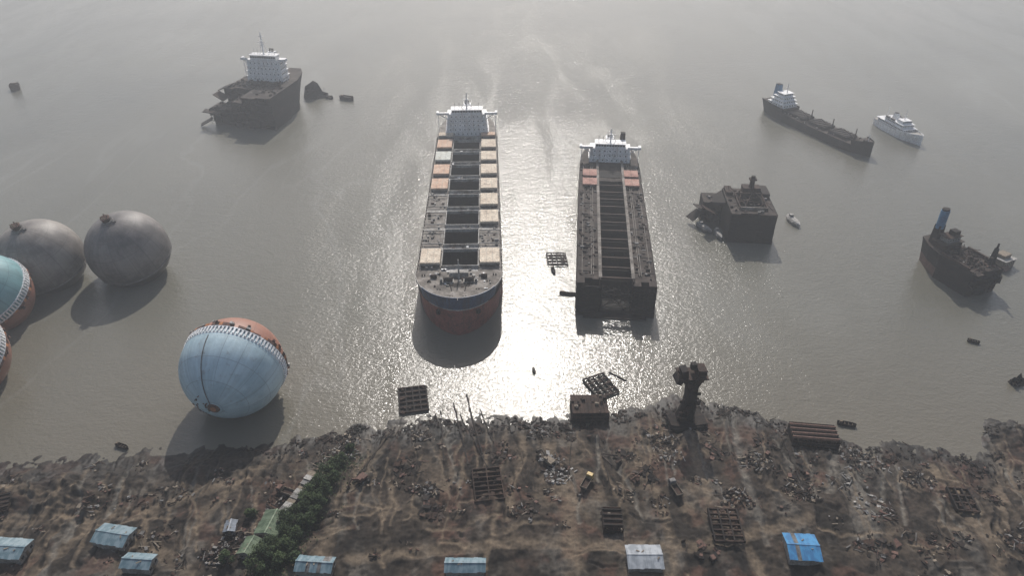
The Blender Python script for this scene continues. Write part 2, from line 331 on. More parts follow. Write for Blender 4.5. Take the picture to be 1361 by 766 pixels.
def house(mb,y0,z0,w,dep,tiers,wing,mat=m_white,th=2.9,funnel=m_white,mast=12,wheel=None):
    z=z0
    for k in range(tiers):
        ww=w*(1-.025*k); d=dep-k*.5
        mb.bb(-ww/2,ww/2,y0+k*.5,y0+dep,z,z+th-.18,mat)
        mb.bb(-ww/2-.6,ww/2+.6,y0+k*.5-.35,y0+dep+1.2,z+th-.18,z+th,mat)
        windows(mb,-ww/2+1,ww/2-1,y0+k*.5,z+1.5,max(4,int(ww/3.2)),w=.65,h=.75)
        for sg in(-1,1):
            for j in range(5): mb.box(sg*(ww/2+.03),y0+k*.5+1.5+j*dep/6,z+1.5,.06,.8,.9,m_win)
        rail(mb,(-ww/2-.5,y0+k*.5-.3,z+th),(ww/2+.5,y0+k*.5-.3,z+th),m_white)
        z+=th
    yb=y0+tiers*.5
    mb.bb(-wing/2,wing/2,yb-.6,yb+4.2,z,z+.35,mat)
    for sg in(-1,1):
        mb.beam((sg*(w/2-.5),yb+1.5,z-3.2),(sg*(wing/2-1.5),yb+1.5,z-.05),.5,.5,mat)
        mb.beam((sg*(wing/2-1.2),yb+1.5,z0),(sg*(wing/2-1.2),yb+1.5,z-.05),.35,.35,mat)
        mb.bb(sg*wing/2-(1.6 if sg>0 else 0),sg*wing/2+(1.6 if sg<0 else 0),yb-.4,yb+3.5,z+.35,z+1.6,mat)
        mb.bb(min(sg*w*.42,sg*wing/2),max(sg*w*.42,sg*wing/2),yb-.6,yb-.45,z+.35,z+1.45,mat)
    bw=w*.72
    mb.bb(-bw/2,bw/2,yb,yb+7,z+.35,z+3.2,mat)
    for i in range(11): mb.box(-bw/2+bw*(i+.5)/11,yb-.04,z+2.1,bw/11*.8,.08,1.0,m_win)
    mb.bb(-bw/2-.6,bw/2+.6,yb-.5,yb+7.5,z+3.2,z+3.45,mat)
    rail(mb,(-bw/2-.5,yb-.4,z+3.45),(bw/2+.5,yb-.4,z+3.45),m_white)
    zt=z+3.45
    mb.cyl((0,yb+3,zt),(0,yb+3,zt+mast),.6,.3,mat,8)
    mb.beam((-3.2,yb+3,zt+mast*.55),(3.2,yb+3,zt+mast*.55),.35,.35,mat)
    mb.beam((-2,yb+3,zt+mast*.8),(2,yb+3,zt+mast*.8),.3,.3,mat)
    for sg in(-1,1): mb.beam((sg*3.6,yb+4.5,zt),(0,yb+3,zt+mast*.6),.3,.3,mat)
    mb.box(0,yb+2.6,zt+mast*.6,1.8,1.4,.3,mat); mb.box(0,yb+2,zt+mast*.42,2.6,.4,.4,mat)
    for sx in(-bw*.4,bw*.4,-bw*.25): mb.cyl((sx,yb+4,zt),(sx,yb+4,zt+3.6),.13,.08,m_grey,6)
    mb.taper(0,y0+dep+6,z0,z0+tiers*th*.55,w*.55,9,w*.5,8,mat)
    mb.taper(0,y0+dep+6,z0+tiers*th*.55,z+2.5,6.5,7.5,5.2,6,funnel)
    for sx in(-1.2,0,1.2): mb.cyl((sx,y0+dep+6,z+2.5),(sx,y0+dep+6.3,z+4.6),.45,.45,m_dark,8)
def deckjunk(mb,x0,x1,y0,y1,z,n,mats,rmax=2.2):
    for i in range(n):
        s1=U(.3,rmax);s2=U(.3,1.2);s3=U(.25,1.3)
        mb.box(U(x0,x1),U(y0,y1),z+s3/2-.03,s1,s2,s3,random.choice(mats),rz=U(0,3.14) if R()<.4 else 0)
def bollards(mb,pts,z):
    for x,y in pts:
        for d in(-.6,.6): mb.cyl((x+d,y,z-.02),(x+d,y,z+.9),.3,.35,m_dark,8)

def bulk_carrier():
    mb=MB(); B=21; Ld=27; zd=17
    st=[]
    for i in range(15):
        tt=i/14; y=Ld*(1-math.cos(tt*math.pi/2)); 
        hd=B*math.sqrt(max(0,1-(1-y/Ld)**2.2)); yy=max(0,min(1,(y)/34)); hw=B*max(0,1-(1-yy)**1.9)**.62*(.96)
        st.append((y,max(hd,.3),max(hw*.98,.2),zd+2.6-1.2*(y/Ld)))
    st2=[(Ld,B,B*.93,zd)]+[(y,B,B*(1 if y>34 else .96),zd) for y in (36,60,90,120,150,180,205)]+[(225,B*.97,B*.85,zd),(238,B*.86,B*.55,zd),(248,B*.72,B*.2,zd+.3)]
    top=lambda y: m_blue if y<12 else m_dark
    hull(mb,st,[(.10,top),(.27,top),(.30,lambda y:m_deckg if y<9 else m_rust),(.75,m_red),(1.0,m_red),(1.3,m_red)],cap1=False)
    hull(mb,st2,[(.10,m_dark),(.27,m_rust),(.30,m_rust),(.75,m_red),(1.0,m_red),(1.3,m_red)],cap0=False)
    deckpoly(mb,st,m_deck)
    bulwark(mb,st[:9],1.5,m_blue); bulwark(mb,st[8:],1.2,m_deckg)
    mb.bb(-B+.2,B-.2,Ld-.3,Ld,zd-.2,zd+1.35,m_rust)
    hw=8.8; hatch=[(32.5+21.4*i,32.5+21.4*i+16.0) for i in range(9)]
    hatch[-1]=(hatch[-1][0],hatch[-1][0]+8)
    for sg in(-1,1):
        x0,x1=sorted((sg*hw,sg*(B-.05)))
        mb.bb(x0,x1,Ld,208,zd-.35,zd,m_deck)
        for y in np.arange(28,208,3.5): mb.box(sg*(B-.4),y,zd+.5,.5,.15,1.0,m_deckr)
        mb.bb(min(sg*(B-.2),sg*(B-.05)),max(sg*(B-.2),sg*(B-.05)),27,208,zd,zd+.55,m_rust)
        rail(mb,(sg*(B-.3),28,zd),(sg*(B-.3),207,zd),m_deckg,n=70)
        for xo in(10.0,10.5,19.3): mb.beam((sg*xo,30,zd+.35),(sg*xo,206,zd+.35),.22,.22,m_deckg)
    deckpoly(mb,[(208,B,0,zd),(225,B*.97,0,zd),(238,B*.86,0,zd),(248,B*.72,0,zd+.3)],m_deck,dz=0)
    prev=Ld
    for k,(a,c) in enumerate(hatch+[(208,208)]):
        mb.bb(-hw,hw,prev,a,zd-.3,zd+.12,m_deckg)
        deckjunk(mb,-hw,hw,prev+.5,max(prev+1,a-.5),zd+.1,8,[m_white,m_deckg,m_rust,m_grey],2.5)
        for yy in (a+1,c-1):
            if k<9:
                for sg in(-1,1): mb.beam((sg*9,yy,zd+1.2),(sg*20,yy,zd+1.2),.35,.5,m_deckg)
        if k>0 and k<9:
            for sg in(-1,1): mb.box(sg*14.8,(prev+a)/2,zd+.05,11.5,(a-prev)*.5,.1,m_deckg)
        prev=c
    for k,(a,c) in enumerate(hatch):
        mb.bb(-hw-.45,-hw,a-.4,c+.4,zd,zd+1.6,m_deckg); mb.bb(hw,hw+.45,a-.4,c+.4,zd,zd+1.6,m_deckg)
        mb.bb(-hw,hw,a-.4,a,zd+.12,zd+1.6,m_deckg); mb.bb(-hw,hw,c,c+.4,zd+.12,zd+1.6,m_deckg)
        z0=1.5
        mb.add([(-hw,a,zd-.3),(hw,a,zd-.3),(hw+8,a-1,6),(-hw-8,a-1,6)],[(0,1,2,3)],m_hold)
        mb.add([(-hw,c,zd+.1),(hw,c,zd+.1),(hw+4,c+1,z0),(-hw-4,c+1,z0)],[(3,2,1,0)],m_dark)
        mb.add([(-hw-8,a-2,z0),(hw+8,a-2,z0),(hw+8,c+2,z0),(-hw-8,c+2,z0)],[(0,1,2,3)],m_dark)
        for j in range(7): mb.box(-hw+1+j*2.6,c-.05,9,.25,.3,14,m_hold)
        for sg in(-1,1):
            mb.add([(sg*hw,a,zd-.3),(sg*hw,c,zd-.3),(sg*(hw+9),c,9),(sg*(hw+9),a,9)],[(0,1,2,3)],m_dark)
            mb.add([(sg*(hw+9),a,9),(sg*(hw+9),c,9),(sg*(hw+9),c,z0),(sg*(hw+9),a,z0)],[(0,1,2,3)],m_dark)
    L=[m_beige,None,None,None,m_orange,m_orange,m_green,m_orange,m_beige]
    Rr=[m_beige,None,m_beige,m_beige,m_beige,m_beige,m_beige,m_beige,m_orange]
    for k,(a,c) in enumerate(hatch):
        for sg,mt in((-1,L[k]),(1,Rr[k])):
            if mt is None:
                deckjunk(mb,*sorted((sg*10.5,sg*19)),a,c,zd,9,[m_rust,m_deckg,m_deck,m_grey],2.5); continue
            cx=sg*14.7; d=c-a-1.6
            mb.box(cx,(a+c)/2,zd+2.1,9.8,d,.9,mt)
            mb.box(cx,(a+c)/2,zd+2.6,9.5,d-.6,.12,mt)
            for j in range(1,3): mb.box(cx-4.9+j*3.26,(a+c)/2,zd+2.69,.14,d-.8,.1,m_deckg)
            for j in (-1,1): 
                for i in (-1,1): mb.box(cx+i*4.2,(a+c)/2+j*(d/2-.8),zd+.85,.5,.5,1.68,m_dark)
    z=zd+2.1
    for sg in(-1,1):
        mb.cyl((sg*5-2.2,17,z+.9),(sg*5+2.2,17,z+.9),1.3,1.3,m_dark,14)
        mb.box(sg*5,17,z,5.5,3,.8,m_deckg); mb.box(sg*8.2,17,z+.7,1.2,2.2,1.8,m_grey)
        mb.beam((sg*4,16,z+.9),(sg*3,8,z-.1),.4,.4,m_dark)
        mb.cyl((sg*12-1.5,21,z+.5),(sg*12+1.5,21,z+.5),.9,.9,m_rust,12)
    mb.cyl((0,20,z-.5),(0,20,z+10),.5,.3,m_deckg,8); mb.beam((-1.6,20,z+7),(1.6,20,z+7),.25,.25,m_deckg)
    mb.box(0,23,z+.6,9,3,2.6,m_deckg); mb.box(0,12,z-.35,11,7,.5,m_dark)
    bollards(mb,[(-9,10),(9,10),(-14,17),(14,17),(-3,4),(3,4),(-17,23),(17,23)],z-.6)
    deckjunk(mb,-15,15,9,26,z-.7,50,[m_rust,m_deckg,m_white,m_deckg,m_grey],1.8)
    deckjunk(mb,-19.5,-9.5,30,206,zd,80,[m_rust,m_deckg,m_deckg,m_grey],1.6)
    deckjunk(mb,9.5,19.5,30,206,zd,80,[m_rust,m_deckg,m_deckg,m_grey],1.6)
    house(mb,210,zd,29,12,5,42,mast=11)
    for sg in(-1,1):
        mb.box(sg*9.3,2.8,11.5,1.6,1.2,2.2,m_dark,rz=sg*.9)
    mb.build("bulk_carrier",(-24.6,267.5,0),math.radians(1.8))
bulk_carrier()

def ore_carrier():
    mb=MB(); B=19; zd=17
    st=[(0,B,B,zd),(30,B,B,zd),(60,B,B,zd),(90,B,B,zd),(120,B,B,zd),(140,B,B,zd),(158,B*.95,B*.8,zd),(172,B*.8,B*.35,zd)]
    hull(mb,st,[(.12,m_dark),(.5,m_rust),(.52,m_dark),(1,m_dark),(1.3,m_dark)],cap0=False)
    hw=7.8
    for sg in(-1,1):
        x0,x1=sorted((sg*hw,sg*(B-.05)))
        for j in range(3):
            xa=lerp(x0,x1,j/3);xb=lerp(x0,x1,(j+1)/3)
            mb.bb(xa,xb,U(0,8),146,zd-.3,zd+.02*j,m_deckr)
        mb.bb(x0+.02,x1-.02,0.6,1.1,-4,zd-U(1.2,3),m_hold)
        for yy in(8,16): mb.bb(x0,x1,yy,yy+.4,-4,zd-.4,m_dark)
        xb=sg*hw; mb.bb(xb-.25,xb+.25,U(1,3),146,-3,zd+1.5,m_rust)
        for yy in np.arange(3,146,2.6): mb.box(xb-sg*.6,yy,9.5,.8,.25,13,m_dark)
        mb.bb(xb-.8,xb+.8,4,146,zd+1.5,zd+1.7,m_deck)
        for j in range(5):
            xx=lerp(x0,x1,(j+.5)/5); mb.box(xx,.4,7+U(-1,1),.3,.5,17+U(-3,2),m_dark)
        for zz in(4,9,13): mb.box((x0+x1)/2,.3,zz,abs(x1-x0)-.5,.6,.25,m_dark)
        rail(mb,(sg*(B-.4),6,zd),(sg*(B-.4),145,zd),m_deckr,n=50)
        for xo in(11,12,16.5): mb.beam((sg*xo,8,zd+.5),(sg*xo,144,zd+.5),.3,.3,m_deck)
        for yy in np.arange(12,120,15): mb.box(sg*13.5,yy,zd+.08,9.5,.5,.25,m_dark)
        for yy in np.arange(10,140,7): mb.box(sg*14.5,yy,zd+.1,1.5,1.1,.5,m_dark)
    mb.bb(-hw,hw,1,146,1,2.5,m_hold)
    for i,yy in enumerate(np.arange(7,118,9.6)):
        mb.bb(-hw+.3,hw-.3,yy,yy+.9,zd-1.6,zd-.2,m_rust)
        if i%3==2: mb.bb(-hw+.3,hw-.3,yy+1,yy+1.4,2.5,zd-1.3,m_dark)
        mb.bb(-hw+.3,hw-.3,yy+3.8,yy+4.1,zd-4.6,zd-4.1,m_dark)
    mb.bb(-hw+.3,hw-.3,118,146,zd-.3,zd+.05,m_deckr)
    mb.bb(-hw+.3+1,hw-.3-1,123,131,zd+.05,zd+.3,m_hold)
    for yy in(113,126):
        for sg in(-1,1):
            mb.box(sg*12.6,yy,zd+1.7,8.6,9.5,.9,m_redp); mb.box(sg*12.6,yy,zd+2.2,.15,9,.12,m_deckr)
            for i in(-1,1):
                for j in(-1,1): mb.box(sg*12.6+i*3.8,yy+j*4,zd+.62,.5,.5,1.3,m_dark)
    deckpoly(mb,[(146,B*.99,0,zd),(158,B*.95,0,zd),(172,B*.8,0,zd)],m_deckr,dz=0)
    deckjunk(mb,-18,-9,6,144,zd,110,[m_rust,m_dark,m_deckr,m_grey],2.2)
    deckjunk(mb,9,18,6,144,zd,110,[m_rust,m_dark,m_deckr,m_grey],2.2)
    deckjunk(mb,-7,7,2,110,2.5,60,[m_rust,m_dark],4)
    house(mb,147,zd,26,10,3,39,mast=9,th=2.9)
    mb.taper(8,159,zd,zd+16,4,4,3,3,m_dark)
    for i in range(34):
        mb.beam((U(-19,19),U(-.5,1),U(0,15)),(U(-19,19),U(-.5,2),U(0,17.5)),.3,.3,m_dark)
    mb.bb(-18.9,-8,-1.5,.5,-3,2,m_dark); mb.bb(9,18.9,-1.2,.5,-3,3.4,m_dark)
    mb.bb(-8,9,-.5,.8,-3,3.2,m_dark); mb.box(0,-2,.6,30,4,.5,m_dark,rx=.12)
    mb.build("half_scrapped_ore_carrier",(49.6,284,0),math.radians(-5.1))
ore_carrier()

def cutblock(mb,x0,x1,y0,y1,z1,levels,bays,mats=(m_dark,m_rust),topmat=m_deckr,jag=4,hole=None,z0=-3):
    for k in range(levels):
        za=lerp(z0,z1,k/levels);zb=lerp(z0,z1,(k+1)/levels)
        for xx in(x0,x1): mb.bb(xx-.2,xx+.2,y0+U(0,jag),y1,za,zb,mats[k%2])
        mb.bb(x0,x1,y1-.3,y1,za,zb,mats[0])
        for b_ in range(bays):
            xa=lerp(x0+.2,x1-.2,b_/bays);xb=lerp(x0+.2,x1-.2,(b_+1)/bays)
            yy=y0+U(0,jag)
            if k==levels-1 and hole and hole[0]<=(xa+xb)/2<=hole[1]:
                mb.bb(xa,xb,yy,hole[2],zb-.4,zb-.02*b_,topmat); mb.bb(xa,xb,hole[3],y1,zb-.4,zb-.02*b_,topmat)
            else: mb.bb(xa,xb,yy,y1,zb-.4,zb-.02*b_,topmat if k==levels-1 else mats[1])
            if b_>0 and R()<.75: mb.bb(xa-.15,xa+.15,yy+U(0,3),y1-1,za,zb-.4,mats[1])
            if R()<.6: mb.bb(xa+.3,xb-.3,yy+U(2,6),yy+U(6,6.4),za,zb-.4,mats[0])
    mb.bb(x0,x1,y0+jag,y1,z0,z0+.5,mats[0])
    for i in range(int((x1-x0)*1.2)):
        x=U(x0,x1);z=U(1,z1);mb.beam((x,y0+U(-.6,2),z),(x+U(-2,2),y0+U(-.6,3),z+U(-3,3)),.25,.25,random.choice(mats))
    deckjunk(mb,x0+1,x1-1,y0+jag,y1-1,z1,int((x1-x0)*(y1-y0)*.05),[m_rust,m_dark,m_deckr,m_grey],2.4)

def stern_left():
    mb=MB()
    st=[(22,21,20,20),(45,21,19,20),(62,18,12,20.5),(72,13,4,21)]
    hull(mb,st,[(.3,m_dark),(.6,m_dark),(1,m_dark),(1.3,m_dark)],cap0=False)
    deckpoly(mb,st,m_deckr)
    dd=(m_dark,m_hold)
    cutblock(mb,-21,-1,12,24,20.4,5,3,mats=dd,jag=5); cutblock(mb,0,21,-8,24,20.2,5,4,mats=dd,jag=4)
    cutblock(mb,-27,-9,-4,13,11,3,3,jag=6,mats=dd); cutblock(mb,-9,0,-6,12,16,3,2,jag=4,mats=dd)
    mb.bb(-20,20,24,24.6,-3,20,m_hold); mb.bb(1,20.5,-3.5,-3,-3,17,m_hold); mb.bb(-26,-9,1.5,2,-3,8,m_hold)
    mb.box(-22,8,16.5,8,10,.4,m_rust,ry=.5); mb.box(-21,16,20.5,8,12,.4,m_dark,ry=-.3)
    mb.box(-25,-3,9,12,7,.5,m_deckr,ry=.15,rz=.2); mb.box(-30,-5,3,9,7,.5,m_dark,ry=-.4,rz=.4); mb.box(-28,6,8,8,7,.5,m_rust,ry=-.5,rz=.1)
    house(mb,36,20,27,12,4,34,mast=14,th=3.2)
    deckjunk(mb,-18,18,24,36,20,60,[m_rust,m_dark,m_grey,m_deckr],3)
    for i in range(14): mb.beam((U(-25,18),U(-8,14),10),(U(-25,18),U(-8,14),U(12,20)),.4,.4,m_dark)
    o=mb.build("scrapped_ship_stern",(-206,542,0),math.radians(-10)); o.scale=(1.12,1,1.25)
stern_left()

def hulk_chunk(name,loc,rz,s,seed):
    random.seed(seed); mb=MB()
    vs=[];n=9
    for i in range(n):
        a=i/n*6.283; r=s*U(.6,1.1); vs.append((r*math.cos(a),r*.6*math.sin(a),-1))
    for i in range(n):
        a=i/n*6.283; r=s*U(.3,.8); vs.append((r*math.cos(a)+s*.15,r*.5*math.sin(a),s*U(.25,.75)*(1+.5*math.cos(a-2))))
    fs=[(i,(i+1)%n,n+(i+1)%n,n+i) for i in range(n)]+[(n+i,n+(i+1)%n,n+(i+4)%n) for i in range(0,n-4,1)]
    mb.add(vs,fs,m_dark)
    for i in range(10): mb.box(U(-s,s)*.6,U(-s,s)*.3,U(0,s*.6),U(.1,.5)*s,U(.1,.4)*s,.3,random.choice([m_dark,m_rust,m_deckr]),rz=U(0,3),rx=U(-.6,.6),ry=U(-.6,.6))
    for i in range(8): mb.beam((U(-s,s)*.6,U(-s,s)*.3,0),(U(-s,s)*.7,U(-s,s)*.3,s*U(.3,.7)),.3,.3,m_dark)
    mb.build(name,loc,rz)
hulk_chunk("floating_hull_fragment",(-171,613,0),.3,13,11)
hulk_chunk("floating_hull_fragment",(-159,611,0),-.3,5,12)

def barge(name,loc,rz,L=14,W=5,h=2.4,mt=m_rust,inside=m_dark):
    mb=MB()
    st=[(-L/2,W*.15,W*.1,h*1.25),(-L/2+L*.12,W*.36,W*.3,h*1.1),(-L/4,W/2,W*.45,h),(L/4,W/2,W*.45,h),(L/2-L*.1,W*.42,W*.35,h*1.05),(L/2,W*.3,W*.2,h*1.15)]
    hull(mb,st,[(.3,mt),(1,mt),(1.3,mt)],zb=-.8); deckpoly(mb,st,inside,dz=-.5,inset=.1); bulwark(mb,st,.4,mt,.15)
    for i in range(4): mb.box(0,-L*.3+i*L*.2,h-.1,W*.85,.2,.2,m_wood)
    mb.box(0,L*.32,h+.4,W*.45,L*.14,1.3,m_wood)
    return mb.build(name,loc,rz)
barge("barge",(-143,608,0),1.2,13,5,2.6)
barge("barge",(-446,636,0),.5,12,8,4)
barge("fishing_boat",(22,324,0),.2,6,1.8,.9,m_dark)
barge("fishing_boat",(28.5,302,0),1.4,9,1.8,.8,m_dark)
barge("fishing_boat",(212,262,0),1.1,5,1.8,.9,m_dark)
barge("fishing_boat",(132.5,208,0),1.3,7,2,.9,m_dark)
barge("fishing_boat",(9.5,241,0),.2,3.5,1.2,.6,m_dark)
barge("fishing_boat",(-149,196,0),1.2,6,1.8,.8,m_dark)
hulk_chunk("floating_hull_fragment",(215,233,0),.3,5,14)

def cargo_ship():
    mb=MB();B=8.5;zd=6.5;L=112
    st=[(0,.4,.2,zd+4),(3,3,1.2,zd+3.6),(8,6,3.6,zd+3),(13,7.8,6,zd+2.6)]
    st2=[(13,7.8,6,zd),(24,B,B*.95,zd),(50,B,B,zd-.3),(84,B,B,zd)]
    st3=[(84,B,B,zd+2.5),(100,B*.95,B*.8,zd+2.7),(L,B*.7,B*.25,zd+3.2)]
    for s_ in(st,st2,st3): hull(mb,s_,[(.25,m_dark),(.6,m_dark),(1,m_dark),(1.3,m_red)])
    for s_ in(st,st2,st3): deckpoly(mb,s_,m_deckr)
    for s_ in(st,st3): bulwark(mb,s_,1.0,m_dark,.25)
    for a in(20,42,64):
        mb.bb(-5.6,5.6,a,a+17,zd,zd+2,m_dark); mb.bb(-5.2,5.2,a+.5,a+16.5,zd+2,zd+2.1,m_hold)
        for j in range(5): mb.box(0,a+2+j*3.3,zd+2.3,11,.8,.4,m_deckr)
    for yy in(39.5,61.5,17):
        mb.cyl((0,yy,zd),(0,yy,zd+9),.5,.35,m_rust,8); mb.beam((0,yy,zd+1.5),(0,yy+12,zd+5),.4,.4,m_rust)
    deckjunk(mb,-8,8,14,84,zd,70,[m_grey,m_deckr,m_rust,m_deckg],2)
    z=zd+2.7
    for k,(ww,dd) in enumerate([(14,17),(12.5,14),(11,11),(9,7)]):
        mb.bb(-ww/2,ww/2,86+k*1.2,86+k*1.2+dd,z,z+2.5,m_white); mb.bb(-ww/2-.6,ww/2+.6,85.4+k*1.2,87+k*1.2+dd,z+2.5,z+2.65,m_white)
        windows(mb,-ww/2+.5,ww/2-.5,86+k*1.2,z+1.5,5)
        for j in range(5):
            for sg in(-1,1): mb.box(sg*(ww/2+.03),88+k*1.2+j*dd/6,z+1.5,.06,.7,.8,m_win)
        z+=2.65
    mb.taper(0,102,z-5.5,z+4,4.5,5,3.6,4,m_fblue); mb.box(0,102,z+4.2,3.2,3.6,.5,m_dark)
    mb.cyl((0,92,z),(0,92,z+7.5),.35,.2,m_white,8); mb.beam((-2,92,z+4.5),(2,92,z+4.5),.25,.25,m_white)
    mb.cyl((0,5,zd+3),(0,5,zd+9),.3,.2,m_white,8); mb.box(0,7,zd+3.4,3,2,1.2,m_dark)
    mb.build("coastal_cargo_ship",(256,480,0),math.radians(23))
cargo_ship()

def ferry():
    mb=MB();B=7;zd=5.2;L=52
    st=[(0,.4,.1,zd+2.4),(3,2.4,.8,zd+2),(8,4.9,2.8,zd+1.3),(14,6.6,5,zd+.8),(22,B,6.6,zd+.3),(38,B,B,zd),(48,6.6,6,zd),(L,6,5,zd+.1)]
    hull(mb,st,[(.4,m_white),(.75,m_white),(1,m_white),(1.3,m_red)]); deckpoly(mb,st,m_deckg); bulwark(mb,st[:5],1,m_white,.2)
    z=zd
    for k,(a,c,ww) in enumerate([(15,47,12),(18,40,10.5)]):
        mb.bb(-ww/2,ww/2,a,c,z+.0,z+2.4,m_white); mb.bb(-ww/2-.5,ww/2+.5,a-.8,c+1.5,z+2.4,z+2.55,m_white)
        windows(mb,-ww/2+.4,ww/2-.4,a,z+1.5,7,h=.8)
        nn=int((c-a)/1.7)
        for j in range(nn):
            for sg in(-1,1): mb.box(sg*(ww/2+.03),a+1+j*1.7,z+1.4,.06,1,.9,m_win)
        z+=2.55
    mb.bb(-4.2,4.2,20,27,z,z+2.3,m_white)
    for j in range(7): mb.box(-3.6+j*1.2,19.96,z+1.5,.95,.08,.8,m_win)
    mb.taper(0,34,z,z+4.2,3.6,4.6,2.8,3.4,m_white); mb.box(0,34,z+4.3,2.4,3,.4,m_dark)
    mb.cyl((0,24,z+2.3),(0,24,z+10),.3,.15,m_white,8); mb.beam((-1.8,24,z+5.5),(1.8,24,z+5.5),.2,.2,m_white)
    mb.cyl((0,44,z-3),(0,44,z+6),.25,.15,m_white,8)
    for sg in(-1,1):
        for yy in(31,37): mb.box(sg*5,yy,z+.7,1.6,4,1.2,m_grey)
    o=mb.build("passenger_ferry",(302,501,0),math.radians(12)); o.scale=(.92,.95,.98)
ferry()

def wreck_mid():
    mb=MB(); dd=(m_dark,m_hold)
    cutblock(mb,-12.5,12.5,0,34,18.5,4,5,jag=1.5,hole=(-6,7,8,22),mats=dd)
    mb.bb(-12.3,12.3,.8,1.3,-3,17.5,m_hold)
    cutblock(mb,-24,-12.7,22,36,14,3,3,jag=4,mats=dd)
    mb.box(-21,19,11,9,7,.5,m_rust,ry=.5,rz=.3); mb.box(-28,24,5,8,7,.5,m_dark,ry=-.5,rz=.5)
    mb.add([(-13,16,17.5),(-13,33,17.5),(-24,30,11),(-20,22,9)],[(0,1,2,3)],m_dark); mb.box(-25,27,9,7,6,.4,m_deckr,ry=.3,rz=.4)
    for xx in(-7,8): mb.bb(xx-.3,xx+.3,6,24,18.5,20,m_rust)
    mb.bb(-7,8,5.6,6.2,18.5,20.2,m_deck); mb.bb(-7,8,24,24.6,18.5,20.4,m_rust)
    mb.bb(-2,8,27,33,18.5,22,m_rust); mb.cyl((3,29,22),(3,29,29),1.6,1.2,m_dark,8); mb.box(3,29,27,4,3,1,m_rust)
    mb.bb(8,12.4,22,34,18.5,21,m_dark); mb.bb(-12,-8,24,33,18.5,20.5,m_rust)
    mb.box(0,15,9,14,14,.4,m_deck)
    for i in range(14): mb.beam((U(-12,12),U(4,33),18.5),(U(-12,12),U(4,33),18.5+U(.5,4)),.3,.3,m_rust)
    mb.build("scrapped_hull_block",(134.5,354,0),math.radians(-5))
wreck_mid()
def lifeboat(loc,rz,L=9,mt=m_orp,z=0):
    mb=MB();W=L*.33
    st=[(-L/2,.2,.1,1.3),(-L*.4,W*.28,W*.2,1.15),(-L*.2,W*.47,W*.38,1),(L*.2,W*.47,W*.38,1),(L*.4,W*.3,W*.22,1.15),(L/2,.2,.1,1.3)]
    hull(mb,st,[(.3,mt),(1,mt),(1.3,mt)],zb=-.6)
    for (y0,h0,_,z0),(y1,h1,_,z1) in zip(st,st[1:]):
        for sg in(-1,1):
            p=[(sg*h0,y0,z0),(sg*h1,y1,z1),(sg*h1*.6,y1,z1+.8*h1/W*2),(sg*h0*.6,y0,z0+.8*h0/W*2)]
            mb.add(p,[(0,1,2,3)],m_pale if mt!=m_grey else m_grey); 
        mb.add([(-h0*.6,y0,z0+.8*h0/W*2),(h0*.6,y0,z0+.8*h0/W*2),(h1*.6,y1,z1+.8*h1/W*2),(-h1*.6,y1,z1+.8*h1/W*2)],[(0,1,2,3)],m_pale if mt!=m_tan else m_tan)
    mb.box(0,L*.22,2.1,W*.4,L*.15,.9,m_pale); mb.box(0,L*.22-L*.078,2.2,W*.3,.05,.4,m_win)
    o=mb.build("lifeboat",loc,rz); o.scale=(1.1,1,1.6)
lifeboat((112.5,371,0),.5,13,m_grey); lifeboat((119,363,0),.1,11,m_grey); lifeboat((168,380,0),.2,14,m_pale)
mb=MB(); mb.bb(-5,5,-4,4,-1,4.5,m_tan); mb.box(0,0,4.8,11,9,.3,m_pale,ry=.06); mb.bb(-3,3,-2,3,4.9,7,m_tan); windows(mb,-4.5,4.5,-4,2.6,5); mb.box(-4,-5,1.5,5,3,.3,m_brick,rx=.6); mb.build("floating_cabin_wreck",(264,331,0),.5)

def wreck_right():
    mb=MB(); dd=(m_dark,m_hold)
    st=[(0,9,7.5,15),(12,10,9,15),(28,10,9.5,15),(40,8.5,6,15.5),(50,5,1.5,16.5)]
    hull(mb,st,[(.3,m_dark),(.6,m_dark),(.75,m_brick),(1,m_brick),(1.3,m_dark)],cap0=False)
    deckpoly(mb,st[2:],m_deckr)
    cutblock(mb,-9.6,9.6,-2,28,14.5,4,4,jag=4,hole=(-5,6,8,20),mats=dd)
    mb.bb(-9,9,2,2.5,-3,13,m_hold)
    mb.bb(-6,6,30,40,15,19,m_rust); mb.bb(-7,7,29.5,41,19,19.3,m_deckr); mb.bb(-4,4.5,31,38,19.3,22.5,m_grey)
    mb.bb(-5,5.5,30.5,39,22.5,22.8,m_rust); mb.bb(0,4,32,37,22.8,25.5,m_dark)
    windows(mb,-5,5,30,17.2,6); windows(mb,-3.5,4,31,21,4)
    mb.taper(-3,42,15,27,5,5,4,4.5,m_dark); mb.cyl((-3,42,25),(-3,42,36),2.6,2.6,m_fblue,14); mb.cyl((-3,42,36),(-3,42,37),2.2,2.2,m_dark,14)
    mb.taper(8.5,8,13,24,3,3.5,1.2,2.2,m_dark); mb.taper(7,7,13,19,5,3.5,2.5,2.2,m_dark); mb.cyl((8.5,8,23),(8.5,8,27),.8,.5,m_dark,8)
    mb.bb(-10,-9,5,28,15,16.5,m_rust); mb.bb(9,10,12,28,15,16.3,m_rust)
    deckjunk(mb,-8,8,4,30,14.6,60,[m_rust,m_dark,m_deckr,m_brick],3)
    for i in range(16): mb.beam((U(-9,9),U(0,33),14.5),(U(-9,9),U(0,33),14.5+U(.5,5)),.3,.3,m_rust)
    o=mb.build("scrapped_ship_hull",(237,302,0),math.radians(20)); o.scale=(.95,.75,.92)
wreck_right()

